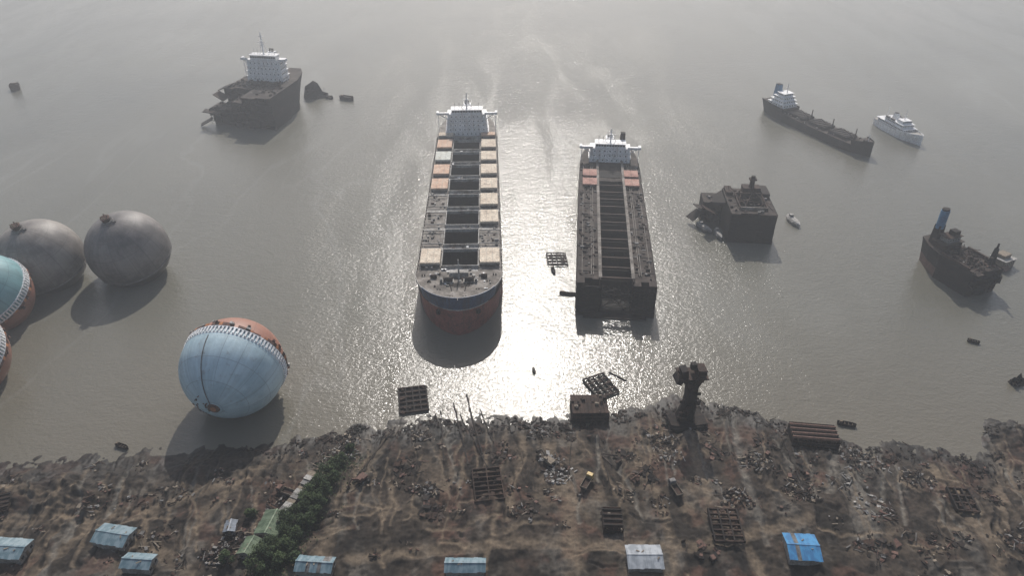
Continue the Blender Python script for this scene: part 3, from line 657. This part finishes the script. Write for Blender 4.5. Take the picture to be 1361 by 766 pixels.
# ------------------------------------------------------------ spherical tanks
def tankmat(name,cA,cB,cC,split,rust):
    m,t,b=newmat(name)
    tc=N(t,'ShaderNodeTexCoord'); sp=N(t,'ShaderNodeSeparateXYZ'); t.links.new(tc.outputs['Object'],sp.inputs[0])
    def math_(op,a_,b_=None):
        n=N(t,'ShaderNodeMath',operation=op)
        for i_,v in enumerate((a_,b_)):
            if v is None: continue
            if isinstance(v,(int,float)): n.inputs[i_].default_value=v
            else: t.links.new(v,n.inputs[i_])
        return n.outputs[0]
    ang=math_('ARCTAN2',sp.outputs[0],sp.outputs[1])
    fr=math_('FRACT',math_('MULTIPLY',ang,16/6.28318))
    cz=math_('SUBTRACT',1,math_('ABSOLUTE',math_('MULTIPLY',sp.outputs[2],1/20.)))
    ln=math_('LESS_THAN',math_('ABSOLUTE',math_('SUBTRACT',fr,.5)),.016)
    fz=math_('FRACT',math_('MULTIPLY',math_('ARCSINE',math_('MULTIPLY',sp.outputs[2],1/20.1)),2.2))
    lz=math_('LESS_THAN',fz,.025)
    seam=math_('MAXIMUM',math_('MULTIPLY',ln,math_('GREATER_THAN',cz,.06)),lz)
    n1=N(t,'ShaderNodeTexNoise'); n1.inputs['Scale'].default_value=.09; n1.inputs['Detail'].default_value=8; n1.inputs['Roughness'].default_value=.65; t.links.new(tc.outputs['Object'],n1.inputs['Vector'])
    cr=N(t,'ShaderNodeValToRGB'); cr.color_ramp.elements[0].position=.38; cr.color_ramp.elements[0].color=(*cB,1); cr.color_ramp.elements[1].position=.58; cr.color_ramp.elements[1].color=(*cA,1)
    t.links.new(n1.outputs['Fac'],cr.inputs[0])
    n2=N(t,'ShaderNodeTexNoise'); n2.inputs['Scale'].default_value=.3; n2.inputs['Detail'].default_value=9; n2.inputs['Roughness'].default_value=.75; t.links.new(tc.outputs['Object'],n2.inputs['Vector'])
    mr=N(t,'ShaderNodeMapRange'); mr.inputs[1].default_value=.57; mr.inputs[2].default_value=.66; mr.inputs[3].default_value=0; mr.inputs[4].default_value=rust; t.links.new(n2.outputs['Fac'],mr.inputs[0])
    a1=N(t,'ShaderNodeMix',data_type='RGBA'); t.links.new(mr.outputs[0],a1.inputs[0]); t.links.new(cr.outputs[0],a1.inputs[6]); a1.inputs[7].default_value=(.13,.07,.05,1)
    cm=N(t,'ShaderNodeCombineXYZ'); t.links.new(math_('MULTIPLY',ang,9.0),cm.inputs[0]); t.links.new(math_('MULTIPLY',sp.outputs[2],.05),cm.inputs[1])
    n3=N(t,'ShaderNodeTexNoise'); n3.inputs['Scale'].default_value=1.0; n3.inputs['Detail'].default_value=6; t.links.new(cm.outputs[0],n3.inputs['Vector'])
    m3=N(t,'ShaderNodeMapRange'); m3.inputs[1].default_value=.35; m3.inputs[2].default_value=.7; m3.inputs[3].default_value=1.08; m3.inputs[4].default_value=.72; t.links.new(n3.outputs['Fac'],m3.inputs[0])
    a15=N(t,'ShaderNodeMix',data_type='RGBA',blend_type='MULTIPLY'); a15.inputs[0].default_value=.7; t.links.new(a1.outputs[2],a15.inputs[6]); t.links.new(m3.outputs[0],a15.inputs[7])
    ms=N(t,'ShaderNodeMapRange'); ms.inputs[1].default_value=split+.6; ms.inputs[2].default_value=split-.6
    zz=math_('ADD',sp.outputs[2],math_('MULTIPLY',math_('SUBTRACT',n2.outputs['Fac'],.5),2)); t.links.new(zz,ms.inputs[0])
    a2=N(t,'ShaderNodeMix',data_type='RGBA'); t.links.new(ms.outputs[0],a2.inputs[0]); t.links.new(a15.outputs[2],a2.inputs[6]); a2.inputs[7].default_value=(*cC,1)
    a3=N(t,'ShaderNodeMix',data_type='RGBA',blend_type='MULTIPLY'); t.links.new(math_('MULTIPLY',seam,.4),a3.inputs[0]); t.links.new(a2.outputs[2],a3.inputs[6]); a3.inputs[7].default_value=(.2,.2,.22,1)
    t.links.new(a3.outputs[2],b.inputs['Base Color']); b.inputs['Roughness'].default_value=.55
    bp=N(t,'ShaderNodeBump'); bp.inputs['Strength'].default_value=.35; bp.inputs['Distance'].default_value=.4; t.links.new(n2.outputs['Fac'],bp.inputs['Height']); t.links.new(bp.outputs[0],b.inputs['Normal'])
    return m
tm_blue=tankmat("pale_blue_tank_paint",(.48,.60,.64),(.33,.45,.50),(.26,.11,.07),-4.5,.4)
tm_teal=tankmat("teal_tank_paint",(.17,.33,.35),(.12,.24,.26),(.26,.11,.07),-1.5,.4)
tm_grey=tankmat("grey_tank_paint",(.19,.17,.158),(.09,.082,.078),(.055,.048,.043),-7.0,.4)
tm_brown=tankmat("brown_tank_paint",(.24,.215,.19),(.12,.105,.095),(.06,.052,.046),-7.0,.5)
def tank(loc,axis,mat,skirt=False,knob=True,Rr=20.,rim=m_pale,zs=0.0):
    mb=MB(); nu=96;nvv=48
    vs=[];fs=[]
    for j in range(1,nvv):
        p=math.pi*j/nvv
        for i_ in range(nu):
            q_=2*math.pi*i_/nu; vs.append((Rr*math.sin(p)*math.cos(q_),Rr*math.sin(p)*math.sin(q_),Rr*math.cos(p)))
    vs+=[(0,0,Rr),(0,0,-Rr)]
    for j in range(nvv-2):
        for i_ in range(nu): fs.append((j*nu+i_,(j+1)*nu+i_,(j+1)*nu+(i_+1)%nu,j*nu+(i_+1)%nu))
    T=len(vs)-2
    for i_ in range(nu):
        fs.append((T,i_,(i_+1)%nu)); fs.append((T+1,(nvv-2)*nu+(i_+1)%nu,(nvv-2)*nu+i_))
    mb.add(vs,fs,mat)
    nsm=len(fs)
    if skirt:
        n=84; Rs=math.sqrt(Rr*Rr-zs*zs)
        for i_ in range(n):
            a_=2*math.pi*(i_+.5)/n
            c,s_=math.cos(a_),math.sin(a_)
            mb.box(c*(Rs+.3),s_*(Rs+.3),zs+0.4,.8,.7,2.6,m_white,rz=a_)
            hh=.5+.5*math.sin(a_*5)+U(-.2,.3)
            if i_%7!=3: mb.box(c*(Rs+.5),s_*(Rs+.5),zs-1.6-hh/2,.3,1.45,hh+.6,[m_brick,m_orp,m_rust,m_brick][i_%4],rz=a_)
        for zz,rr_ in((2.0,.35),(-1.1,.5)):
            vv=[];ff=[]
            for i_ in range(120):
                a_=2*math.pi*i_/120
                for dr,dz in((0,-.2),(rr_*1.6,-.2),(rr_*1.6,.2),(0,.2)):
                    vv.append(((Rs-.25+dr)*math.cos(a_),(Rs-.25+dr)*math.sin(a_),zs+zz+dz))
            for i_ in range(120):
                k=(i_+1)%120
                for e_ in range(4): ff.append((i_*4+e_,k*4+e_,k*4+(e_+1)%4,i_*4+(e_+1)%4))
            mb.add(vv,ff,m_white)
        for i_ in range(26):
            a_=U(0,6.283); mb.box(math.cos(a_)*(Rs+.5),math.sin(a_)*(Rs+.5),zs-2-U(0,1.5),U(.3,1.2),U(.5,1.6),U(.5,1.4),random.choice([m_rust,m_brick,m_pale]),rz=a_,rx=U(-.5,.5))
        mb.cyl((0,0,Rr-.4),(0,0,Rr+.25),2.6,2.3,m_brick,20); mb.cyl((0,0,Rr+.25),(0,0,Rr+.6),1.1,1.1,m_orp,14)
        for i_ in range(22):
            a_=U(2.2,4.2);r_=U(2,10);zz=math.sqrt(Rr*Rr-r_*r_)
            mb.box(math.cos(a_)*r_,math.sin(a_)*r_,zz,U(.3,.8),U(.3,1.4),.35,random.choice([m_brick,m_rust]),rz=a_)
        pp=[Vector((math.sin(e_)*(Rr+.25)*math.cos(1.75),math.sin(e_)*(Rr+.25)*math.sin(1.75),math.cos(e_)*(Rr+.25))) for e_ in np.linspace(.12,1.55,16)]
        for u_,v_ in zip(pp,pp[1:]): mb.beam(u_,v_,.25,.25,m_grey)
    if knob:
        mb.cyl((0,0,Rr-.6),(0,0,Rr+.7),3.0,2.8,m_grey,22); mb.cyl((0,0,Rr+.7),(0,0,Rr+2.4),2.0,1.8,m_rust,18); mb.cyl((0,0,Rr+2.4),(0,0,Rr+2.7),2.3,2.3,m_brick,18)
        for i_ in range(8):
            a_=i_*.785; mb.cyl((math.cos(a_)*1.5,math.sin(a_)*1.5,Rr+2.7),(math.cos(a_)*1.5,math.sin(a_)*1.5,Rr+3.4+.5*(i_%2)),.3,.3,m_tan,6)
        mb.box(3.2,1,Rr-.1,2,1,1,m_grey)
        zs2=-6.5;Rs=math.sqrt(Rr*Rr-zs2*zs2)
        vv=[];ff=[]
        for i_ in range(120):
            a_=2*math.pi*i_/120
            for dr,dz in((-.2,-.35),(.45,-.35),(.45,.35),(-.2,.35)): vv.append(((Rs+dr)*math.cos(a_),(Rs+dr)*math.sin(a_),zs2+dz))
        for i_ in range(120):
            k=(i_+1)%120
            for e_ in range(4): ff.append((i_*4+e_,k*4+e_,k*4+(e_+1)%4,i_*4+(e_+1)%4))
        mb.add(vv,ff,m_grey)
    q_=Vector(axis).normalized().to_track_quat('Z','Y')
    o=mb.build("spherical_gas_tank",loc,rot=q_)
    sm=[k<nsm for k in range(len(o.data.polygons))]; o.data.polygons.foreach_set('use_smooth',sm)
    return o
tank((-111.5,222.5,17.5),(-.10,-.955,-.20),tm_blue,skirt=True,knob=False,zs=-3.2)
tank((-199,322,15),(-.12,-.28,.95),tm_grey)
tank((-241,315.5,13.5),(-.1,-.25,.96),tm_brown)
tank((-248,280,14),(-.12,-.42,.88),tm_teal,skirt=True,knob=False)
tank((-232,233,14),(-.05,-.45,.87),tm_teal,skirt=True,knob=False)

# ------------------------------------------------------------ steel parts on the shore
def gridpanel(name,loc,rz,W,L,nx_,ny_,h=.8,mat=m_dark,tilt=0,bar=.5,plate=False):
    mb=MB()
    for i_ in range(nx_+1): mb.box(-W/2+W*i_/nx_,0,h/2,bar,L,h,mat,rz=U(-.02,.02))
    for j in range(ny_+1): mb.box(U(-.3,.3),-L/2+L*j/ny_,h/2+.05,W+U(-.5,.8),bar,h*.8,m_rust,rz=U(-.02,.02))
    if plate: mb.box(0,0,-.1,W,L,.2,m_hold)
    for i_ in range(9): mb.box(U(-W/2,W/2),U(-L/2,L/2),h*.7,U(.5,2.2),U(.4,1.6),.3,m_rust,rz=U(0,3))
    o=mb.build(name,loc,rz); o.rotation_euler[0]=tilt; return o
gridpanel("steel_grid_section",(-40.8,222.5,.3),.18,11.5,15,4,5,plate=True)
gridpanel("steel_grid_section",(24.5,336,.3),.05,10.5,13,4,4)
gridpanel("steel_grid_section",(37.5,231,.3),.45,10,13,4,4)
gridpanel("steel_grid_section",(-8.5,174,H(-8.5,174)+.2),.12,10,14,2,7,1.6,m_rust,.05,.35)
gridpanel("steel_grid_section",(70.5,155,H(70.5,155)+.3),-.05,9.5,13,3,6,1.2,m_dark)
gridpanel("steel_grid_section",(155.5,167,H(155,167)+.3),-.12,7,10,3,3,1.4,m_dark)
mb=MB(); mb.cyl((0,-4.5,.2),(0,4.5,.2),.35,.3,m_dark,8); mb.build("floating_log",(45.5,237.5,0),.85)

def hullbox(name,loc,rz,W,L,Hh,top=m_deckr,open_top=False,mats=(m_dark,m_rust)):
    mb=MB(); t_=.25
    mb.bb(-W/2,-W/2+t_,-L/2,L/2,-1,Hh,mats[0]); mb.bb(W/2-t_,W/2,-L/2,L/2,-1,Hh*.96,mats[0])
    mb.bb(-W/2+t_,W/2-t_,L/2-t_,L/2,-1,Hh,mats[1]); mb.bb(-W/2+t_,W/2-t_,-L/2,-L/2+t_,-1,Hh*(.55 if open_top else .97),mats[0])
    if not open_top: mb.bb(-W/2+.05,W/2-.05,-L/2+.1,L/2-.1,Hh,Hh+.22,top)
    for k in range(3): mb.box(0,0,Hh*(k+.5)/3,W-.6,L-.6,.15,mats[0] if k<2 else mats[1])
    n=int(W/1.6)
    for i_ in range(n+1):
        x=-W/2+W*i_/n; mb.box(x,-L/2-.12,Hh*.45,.2,.25,Hh*.9,mats[1]); 
        if open_top: mb.box(x,0,Hh*.75,.2,L-.6,.5,mats[1])
        else: mb.box(x*.97,0,Hh+.35,.18,L*.95,.25,mats[1])
    if open_top:
        for j in range(4): mb.box(0,-L/2+L*(j+.5)/4,Hh*.98,W*1.02,.5,.5,top,rz=U(-.03,.03))
    for zz in(.3,.65): mb.box(0,-L/2-.14,Hh*zz,W,.28,.25,mats[1])
    deckjunk(mb,-W/2,W/2,-L/2,L/2,Hh+.2 if not open_top else Hh*.5,16,[m_rust,m_dark,m_tan],1.5)
    return mb.build(name,loc,rz)
hullbox("cut_hull_section",(31,214.5,.2),.02,14.5,11,5.0,m_rust)
hullbox("cut_hull_section",(115.5,199,max(.2,H(115,199)-.3)),-.12,17,9,4.6,m_brick,open_top=True)
hullbox("steel_box_section",(33.5,158,H(33,158)-.2),-.03,6.5,8.5,3.2,m_dark,open_top=True)
hullbox("steel_box_section",(-176,165,H(-176,165)-.2),.3,8,8,2.2,m_dark,open_top=True)

def bow_stem():
    mb=MB()
    prof=[(0,9.5,7,0),(4,7.5,6,.5),(9,5.2,5,1.2),(14,4.6,4.6,1.6),(19,5,4.8,1.4),(22,8,6,1),(24,10.2,7.2,.6)]
    rings=[]
    for z,wx,wy,dx in prof:
        n=12;r=[]
        for i_ in range(n):
            a_=i_/n*6.283; k=1+U(-.12,.12)
            r.append((dx+wx/2*k*math.copysign(abs(math.cos(a_))**.6,math.cos(a_)),wy/2*k*math.copysign(abs(math.sin(a_))**.6,math.sin(a_)),z-1))
        rings.append(r)
    vs=[p for r in rings for p in r];n=12
    fs=[(j*n+i_,j*n+(i_+1)%n,(j+1)*n+(i_+1)%n,(j+1)*n+i_) for j in range(len(rings)-1) for i_ in range(n)]
    fs.append(tuple((len(rings)-1)*n+i_ for i_ in range(n)))
    mb.add(vs,fs,m_dark)
    mb.box(.5,0,24,11,7.5,.4,m_rust,ry=.05); mb.box(-3.2,-1,26,2.5,4,3.6,m_dark,ry=-.15); mb.box(3.6,0,25.6,3.5,5,2.6,m_rust,ry=.1); mb.box(1,1,27,2,2,2.5,m_dark)
    mb.box(-5,-1,23,2.2,5,2.2,m_dark,ry=.5); mb.beam((-4,0,24),(-6,-2,27.5),.4,.4,m_rust)
    for i_ in range(22): 
        z=U(2,24); mb.box(U(-3,4),-2.6-U(0,.8),z,U(.5,2.8),.3,U(.4,2.4),random.choice([m_dark,m_rust]),rz=U(-.3,.3),ry=U(-.5,.5))
    mb.box(1,-1,.8,14,11,2.2,m_dark,ry=.04); mb.box(4.5,-3,1.8,7,5,1.6,m_dark,ry=-.12); mb.box(-4.5,-2.5,2.2,5,6,1.2,m_dark,ry=.35)
    deckjunk(mb,-7,8,-6,5,1.4,22,[m_rust,m_dark],3)
    mb.build("standing_bow_wreck",(67.5,208.5,H(67,208)),.1)
bow_stem()

def truck(loc,rz,body=m_yellow):
    mb=MB()
    mb.bb(-1.05,1.05,-3.4,3.4,.75,1.0,m_dark)
    mb.bb(-1.15,1.15,1.7,3.4,1.0,2.7,body); mb.taper(0,2.5,2.7,2.95,2.3,1.7,2.0,1.4,body); mb.bb(-1.0,1.0,3.4,3.45,1.8,2.5,m_win)
    for sg in(-1,1): mb.bb(min(sg*1.15,sg*1.19),max(sg*1.15,sg*1.19),2.0,3.1,1.8,2.5,m_win)
    mb.bb(-1.2,1.2,-3.5,1.5,1.05,1.25,m_rust)
    for sg in(-1,1): mb.bb(min(sg*1.12,sg*1.22),max(sg*1.12,sg*1.22),-3.5,1.5,1.25,2.0,m_tan)
    mb.bb(-1.1,1.1,-3.5,-3.4,1.25,2.0,m_tan); mb.bb(-1.1,1.1,1.4,1.5,1.25,2.3,m_tan)
    for y in(-2.6,-1.5,2.4):
        for sg in(-1,1): mb.cyl((sg*.8,y,.5),(sg*1.15,y,.5),.5,.5,m_tyre,14)
    mb.build("truck",loc,rz)
truck((26.5,174.5,H(26.5,174.5)+.1),-.5); truck((-79,171,H(-79,171)+.1),1.2,m_brick); truck((57,171,H(57,171)),.3,m_grey)

def excavator(loc,rz,mt=m_yellow):
    mb=MB()
    for sg in(-1,1):
        mb.bb(min(sg*.9,sg*1.5),max(sg*.9,sg*1.5),-1.8,1.8,.15,.9,m_tyre)
        for e_ in(-1.8,1.8): mb.cyl((sg*.9,e_,.52),(sg*1.5,e_,.52),.38,.38,m_tyre,12)
    mb.cyl((0,0,.8),(0,0,1.2),.9,.9,m_dark,14)
    mb.bb(-1.3,1.3,-2.2,1.2,1.2,2.2,mt); mb.bb(-1.3,-.3,.1,1.5,1.25,2.9,mt); mb.bb(-1.2,-.4,1.5,1.54,1.9,2.7,m_win)
    mb.beam((.2,1,1.8),(.2,3.8,4.4),.45,.6,mt); mb.beam((.2,3.8,4.4),(.2,5.8,2.2),.35,.45,mt); mb.taper(.2,5.8,1.2,2.3,1.1,.5,1.1,1,m_dark)
    mb.build("excavator",loc,rz)
excavator((13.5,186,H(13.5,186)),.8,m_tan); excavator((-54,177,H(-54,177)),2.5,m_brick)

# ------------------------------------------------------------ scattered scrap
def scrap(name,areas,mats,hh=0):
    mb=MB()
    for (x,y,r,n,smax) in areas:
        X_=[];Y_=[];K_=[]
        for i_ in range(n):
            a_=U(0,6.283);k=r*math.sqrt(R())*(1 if R()<.8 else 1.6); X_.append(x+k*math.cos(a_)); Y_.append(y+k*.8*math.sin(a_)); K_.append(max(0,1-k/r))
        Z_=terrain(np.array(X_),np.array(Y_))
        ss=shore(np.array(X_))-np.array(Y_)
        for xx,yy,zz,s_,kk in zip(X_,Y_,Z_,ss,K_):
            if s_<.5: continue
            zz+=R()*kk*hh
            t_=R()
            if t_<.35:
                L=U(1,smax*2.4);w_=U(.12,.35); mb.box(xx,yy,zz+w_*.4+U(0,.3),L,w_,w_,random.choice(mats),rz=U(0,3.14),ry=U(-.15,.15))
            elif t_<.7:
                mb.box(xx,yy,zz+.12+U(0,.4),U(.5,smax),U(.4,smax),.1,random.choice(mats),rz=U(0,3.14),rx=U(-.35,.35),ry=U(-.35,.35))
            else:
                mb.box(xx,yy,zz+.25,U(.3,smax*.6),U(.3,smax*.5),U(.3,smax*.4),random.choice(mats),rz=U(0,3.14),rx=U(-.3,.3))
    mb.build(name)
random.seed(21)
ar=[]
for i_ in range(150):
    x=U(-190,195); y=min(float(np.interp(x,SX,SY))-5-U(0,62),210); ar.append((x,y,U(1,4.5),int(U(6,22)),U(.6,1.7)))
scrap("scattered_scrap_metal",ar,[m_rust,m_dark,m_rust,m_grey,m_tan,m_dark,m_dark,m_brick])
scrap("scattered_scrap_metal",[(14,187,4,50,1.8),(16,179,5,80,1.8),(60,188,4,30,1.4),(125,165,7,40,1.6),(118,176,5,30,1.3)],[m_pale,m_grey,m_rust,m_dark,m_grey])
scrap("scrap_metal_pile",[(x,y,r,n,1.5) for x,y,r,n in[(-64,190,6,200),(-62,198,4,120),(-88,150,7,120),(-80,165,5,60),(-95,146,5,90),(190,175,7,100),(145,178,6,90),(168,150,8,100),(90,185,6,80),(100,172,5,80),(-30,172,4,60),(-120,170,6,40),(-182,160,6,90),(58,197,6,90),(128,190,6,90),(-35,200,4,60),(10,202,4,60),(78,168,5,80)]],[m_rust,m_tan,m_grey,m_dark,m_dark,m_dark],1.5)
scrap("shoreline_rubble",[(x+U(-3,3),float(np.interp(x,SX,SY))-U(1,9),U(2,6),int(U(10,46)),1.3) for x in range(-100,200,7)],[m_dark,m_rust,m_dark,m_dark],.5)
scrap("cut_steel_plates",[(x,y,5,26,3.2) for x,y in[(48,178),(75,190),(-26,163),(140,150),(118,147),(5,164),(96,196),(165,172),(62,146),(170,185),(-5,190),(105,180),(40,190),(-38,182)]],[m_rust,m_dark,m_dark,m_deckr,m_brick])
mb=MB()
for (a_,b_,w_) in [((-24,221),(-16,184),.5),((-19,226),(-11,190),.6),((-21,214),(-9,183),.35),((-64,196),(-60,171),.4),((104,196),(103,170),.5),((-46,205),(-57,176),.3),((-29,216),(-25,186),.4),((-13,217),(-7,196),.3),((33,205),(35,170),.25),((24,208),(20,176),.25)]:
    p=[Vector((lerp(a_[0],b_[0],k/12)+U(-.2,.2),lerp(a_[1],b_[1],k/12),0)) for k in range(13)]
    for q_ in p: q_.z=max(H(q_.x,q_.y),-.1)+.35
    for u_,v_ in zip(p,p[1:]): mb.beam(u_,v_,w_,w_*.7,m_dark)
mb.build("hauling_skid_rails")

# ------------------------------------------------------------ sheds
def roofmat(name,c1,c2):
    m,t,b=newmat(name); tc=N(t,'ShaderNodeTexCoord')
    n1=N(t,'ShaderNodeTexNoise'); n1.inputs['Scale'].default_value=.5; n1.inputs['Detail'].default_value=8; t.links.new(tc.outputs['Object'],n1.inputs['Vector'])
    mp=N(t,'ShaderNodeMapping'); mp.inputs['Scale'].default_value=(.15,1.0,.15); t.links.new(tc.outputs['Object'],mp.inputs[0])
    wv=N(t,'ShaderNodeTexNoise'); wv.inputs['Scale'].default_value=1.0; wv.inputs['Detail'].default_value=3; t.links.new(mp.outputs[0],wv.inputs['Vector'])
    ad=N(t,'ShaderNodeMath',operation='ADD'); t.links.new(n1.outputs['Fac'],ad.inputs[0]); t.links.new(wv.outputs['Fac'],ad.inputs[1])
    cr=N(t,'ShaderNodeValToRGB'); cr.color_ramp.elements[0].position=.8; cr.color_ramp.elements[0].color=(*c1,1); cr.color_ramp.elements[1].position=1.0; cr.color_ramp.elements[1].color=(*c2,1)
    dv=N(t,'ShaderNodeMath',operation='MULTIPLY'); dv.inputs[1].default_value=.9; t.links.new(ad.outputs[0],dv.inputs[0]); t.links.new(dv.outputs[0],cr.inputs[0])
    t.links.new(cr.outputs[0],b.inputs['Base Color']); b.inputs['Roughness'].default_value=.6; return m
rm_bg=roofmat("blue_grey_roof_sheet",(.11,.18,.21),(.21,.28,.31)); rm_b=roofmat("blue_roof_sheet",(.03,.15,.32),(.045,.23,.44)); rm_g=roofmat("green_roof_sheet",(.10,.14,.08),(.19,.24,.15)); rm_w=roofmat("pale_roof_sheet",(.24,.26,.28),(.37,.39,.41))
def shed(loc,rz,W,L,mt,h=3,rise=1.1):
    mb=MB()
    mb.bb(-W/2,W/2,-L/2,-L/2+.2,0,h,m_wall); mb.bb(-W/2,W/2,L/2-.2,L/2,0,h,m_wall)
    mb.bb(-W/2,-W/2+.2,-L/2+.2,L/2-.2,0,h,m_wall); mb.bb(W/2-.2,W/2,-L/2+.2,L/2-.2,0,h,m_wall)
    for sg in(-1,1): mb.add([(-W/2,sg*(L/2-.1),h),(W/2,sg*(L/2-.1),h),(0,sg*(L/2-.1),h+rise)],[(0,1,2)],m_wall)
    mb.box(0,-L/2-.03,1.05,1.2,.06,2.1,m_wood); mb.box(-W*.3,-L/2-.03,1.6,1,.06,.9,m_win); mb.box(W*.3,-L/2-.03,1.6,1,.06,.9,m_win)
    ns=max(4,int(L/1.1))
    for sg in(-1,1):
        for k in range(ns):
            ya=-L/2-.4+(L+.8)*k/ns; dy=(L+.8)/ns; off=U(0,.06)
            npn=8;vs=[]
            ext=U(.3,.6)
            mtt=mt if R()<.95 else m_grey
            for e_ in range(npn+1):
                yy=ya+dy*e_/npn; zz=.05*(1 if e_%2 else -1)+off
                vs.append((0.02*sg,yy,h+rise+.12+zz)); vs.append((sg*(W/2+ext),yy,h+.12-rise*ext/(W/2)+zz))
            mb.add(vs,[(2*e_,2*e_+1,2*e_+3,2*e_+2) for e_ in range(npn)],mtt)
    mb.box(0,0,h+rise+.2,.5,L+.9,.08,mt)
    for i_ in range(3): mb.box(U(-W*.3,W*.3),U(-L*.4,L*.4),h+rise*.75+.25,U(.5,1.4),.3,.15,m_tan,rz=U(0,3))
    mb.build("metal_roof_shed",loc,rz)
for x,y,rz,W,L,mt in [(-129.5,151,1.4,7,11,rm_bg),(-161,146,1.5,7,12,rm_bg),(-117,141.0,1.5,5,9,rm_bg),(-79.5,156,-.15,7.5,9,rm_g),(-61,139,1.5,5,11,rm_bg),(-14.5,139,1.57,4.5,12,rm_bg),(41.5,142,1.57,8,10.5,rm_w),(92.5,146,1.5,9.5,9.5,rm_b),(-84,147,-.2,5,6,rm_g)]:
    shed((x,y,H(x,y)-.3),rz,W,L,mt)
mb=MB()
for k in range(9):
    x=-71.5-k*.75;y=178-k*1.9; mb.box(x,y,H(x,y)+1,2.6,2.0,2.0,[m_wall,m_tan,m_grey][k%3],rz=-.4+U(-.1,.1)); mb.box(x,y,H(x,y)+2.08,2.9,2.1,.12,[m_tan,m_pale,m_grey][k%3],rz=-.4)
mb.build("row_of_stalls")
shed((-93,155,H(-93,155)),.1,3,4,rm_w,2.4,.5)

# ------------------------------------------------------------ trees
m_bark=M("bark",[(.05,.035,.025),(.1,.08,.06)])
m_l1=M("leaves_dark",[(.022,.038,.015),(.038,.058,.025)],scale=.6); m_l2=M("leaves_light",[(.045,.068,.026),(.07,.098,.04)],scale=.6)
def tree(x,y,h,r):
    mb=MB(); z=H(x,y)-.2
    mb.cyl((0,0,0),(U(-.2,.2),U(-.2,.2),h*.45),.22,.15,m_bark,7)
    cl=[]
    for k in range(9):
        a_=U(0,6.283);e_=U(.35,.9)*r; p=Vector((math.cos(a_)*e_,math.sin(a_)*e_,h*U(.5,.95))); mb.cyl((0,0,h*U(.25,.45)),p,.1,.04,m_bark,5,False); cl.append((p,U(.3,.55)*r))
    cl.append((Vector((0,0,h)),.45*r))
    for p,s_ in cl:
        mm=m_l1 if R()<.6 else m_l2
        for i_ in range(140):
            d=Vector((random.gauss(0,1),random.gauss(0,1),random.gauss(0,.8))).normalized()*s_*(R()**.4)
            c=p+d; a1=Vector((random.gauss(0,1),random.gauss(0,1),random.gauss(0,.5))).normalized(); a2=a1.cross(Vector((R(),R(),R()+.1))).normalized(); l=U(.18,.38)
            mb.add([c-a1*l,c+a2*l*.6,c+a1*l,c-a2*l*.6],[(0,1,2,3)],mm if R()<.8 else m_l2)
    mb.build("tree",(x,y,z))
random.seed(5)
for (x,y,h,r) in [(-63,187,4,2.4),(-65,183,5,2.8),(-67,178.5,5.5,3),(-63,176,4.5,2.6),(-67.5,173.5,5.5,3.2),(-64,170,5,3),(-69.5,169,5.5,3),(-66,165,5.5,3),(-71,164.5,6,3.4),(-67,160,5.5,3),(-73,160.5,5.5,3.2),(-69,156,5.5,3),(-74,156,6.5,3.4),(-75,151.5,6,3.4),(-70,151.5,5.5,3),(-77,147.5,6,3.4),(-72,146.5,5.5,3.2),(-78,143,6.5,3.4),(-73,141.5,5,3),(-80,139,6,3.2),(-68.5,142,4.5,2.4),(-88,160.5,3,1.8),(-90,143,4,2.2),(-61,193,3.2,1.8)]:
    tree(x,y,h,r)
mb=MB()
for i_ in range(4200):
    k=R(); x=lerp(-62,-77,k)+random.gauss(0,3.4);y=lerp(192,136,k)+random.gauss(0,1.5); zz=H(x,y)+U(.05,1.1)
    a_=U(0,6.28); l=U(.2,.45); tz=U(-.3,.3)
    mb.add([(x-l*math.cos(a_),y-l*math.sin(a_),zz),(x+l*.5*math.sin(a_),y-l*.5*math.cos(a_),zz+tz),(x+l*math.cos(a_),y+l*math.sin(a_),zz+.1),(x-l*.5*math.sin(a_),y+l*.5*math.cos(a_),zz-tz)],[(0,1,2,3)],m_l1 if R()<.6 else m_l2)
mb.build("undergrowth")
print("OK objects",len(sc.objects))
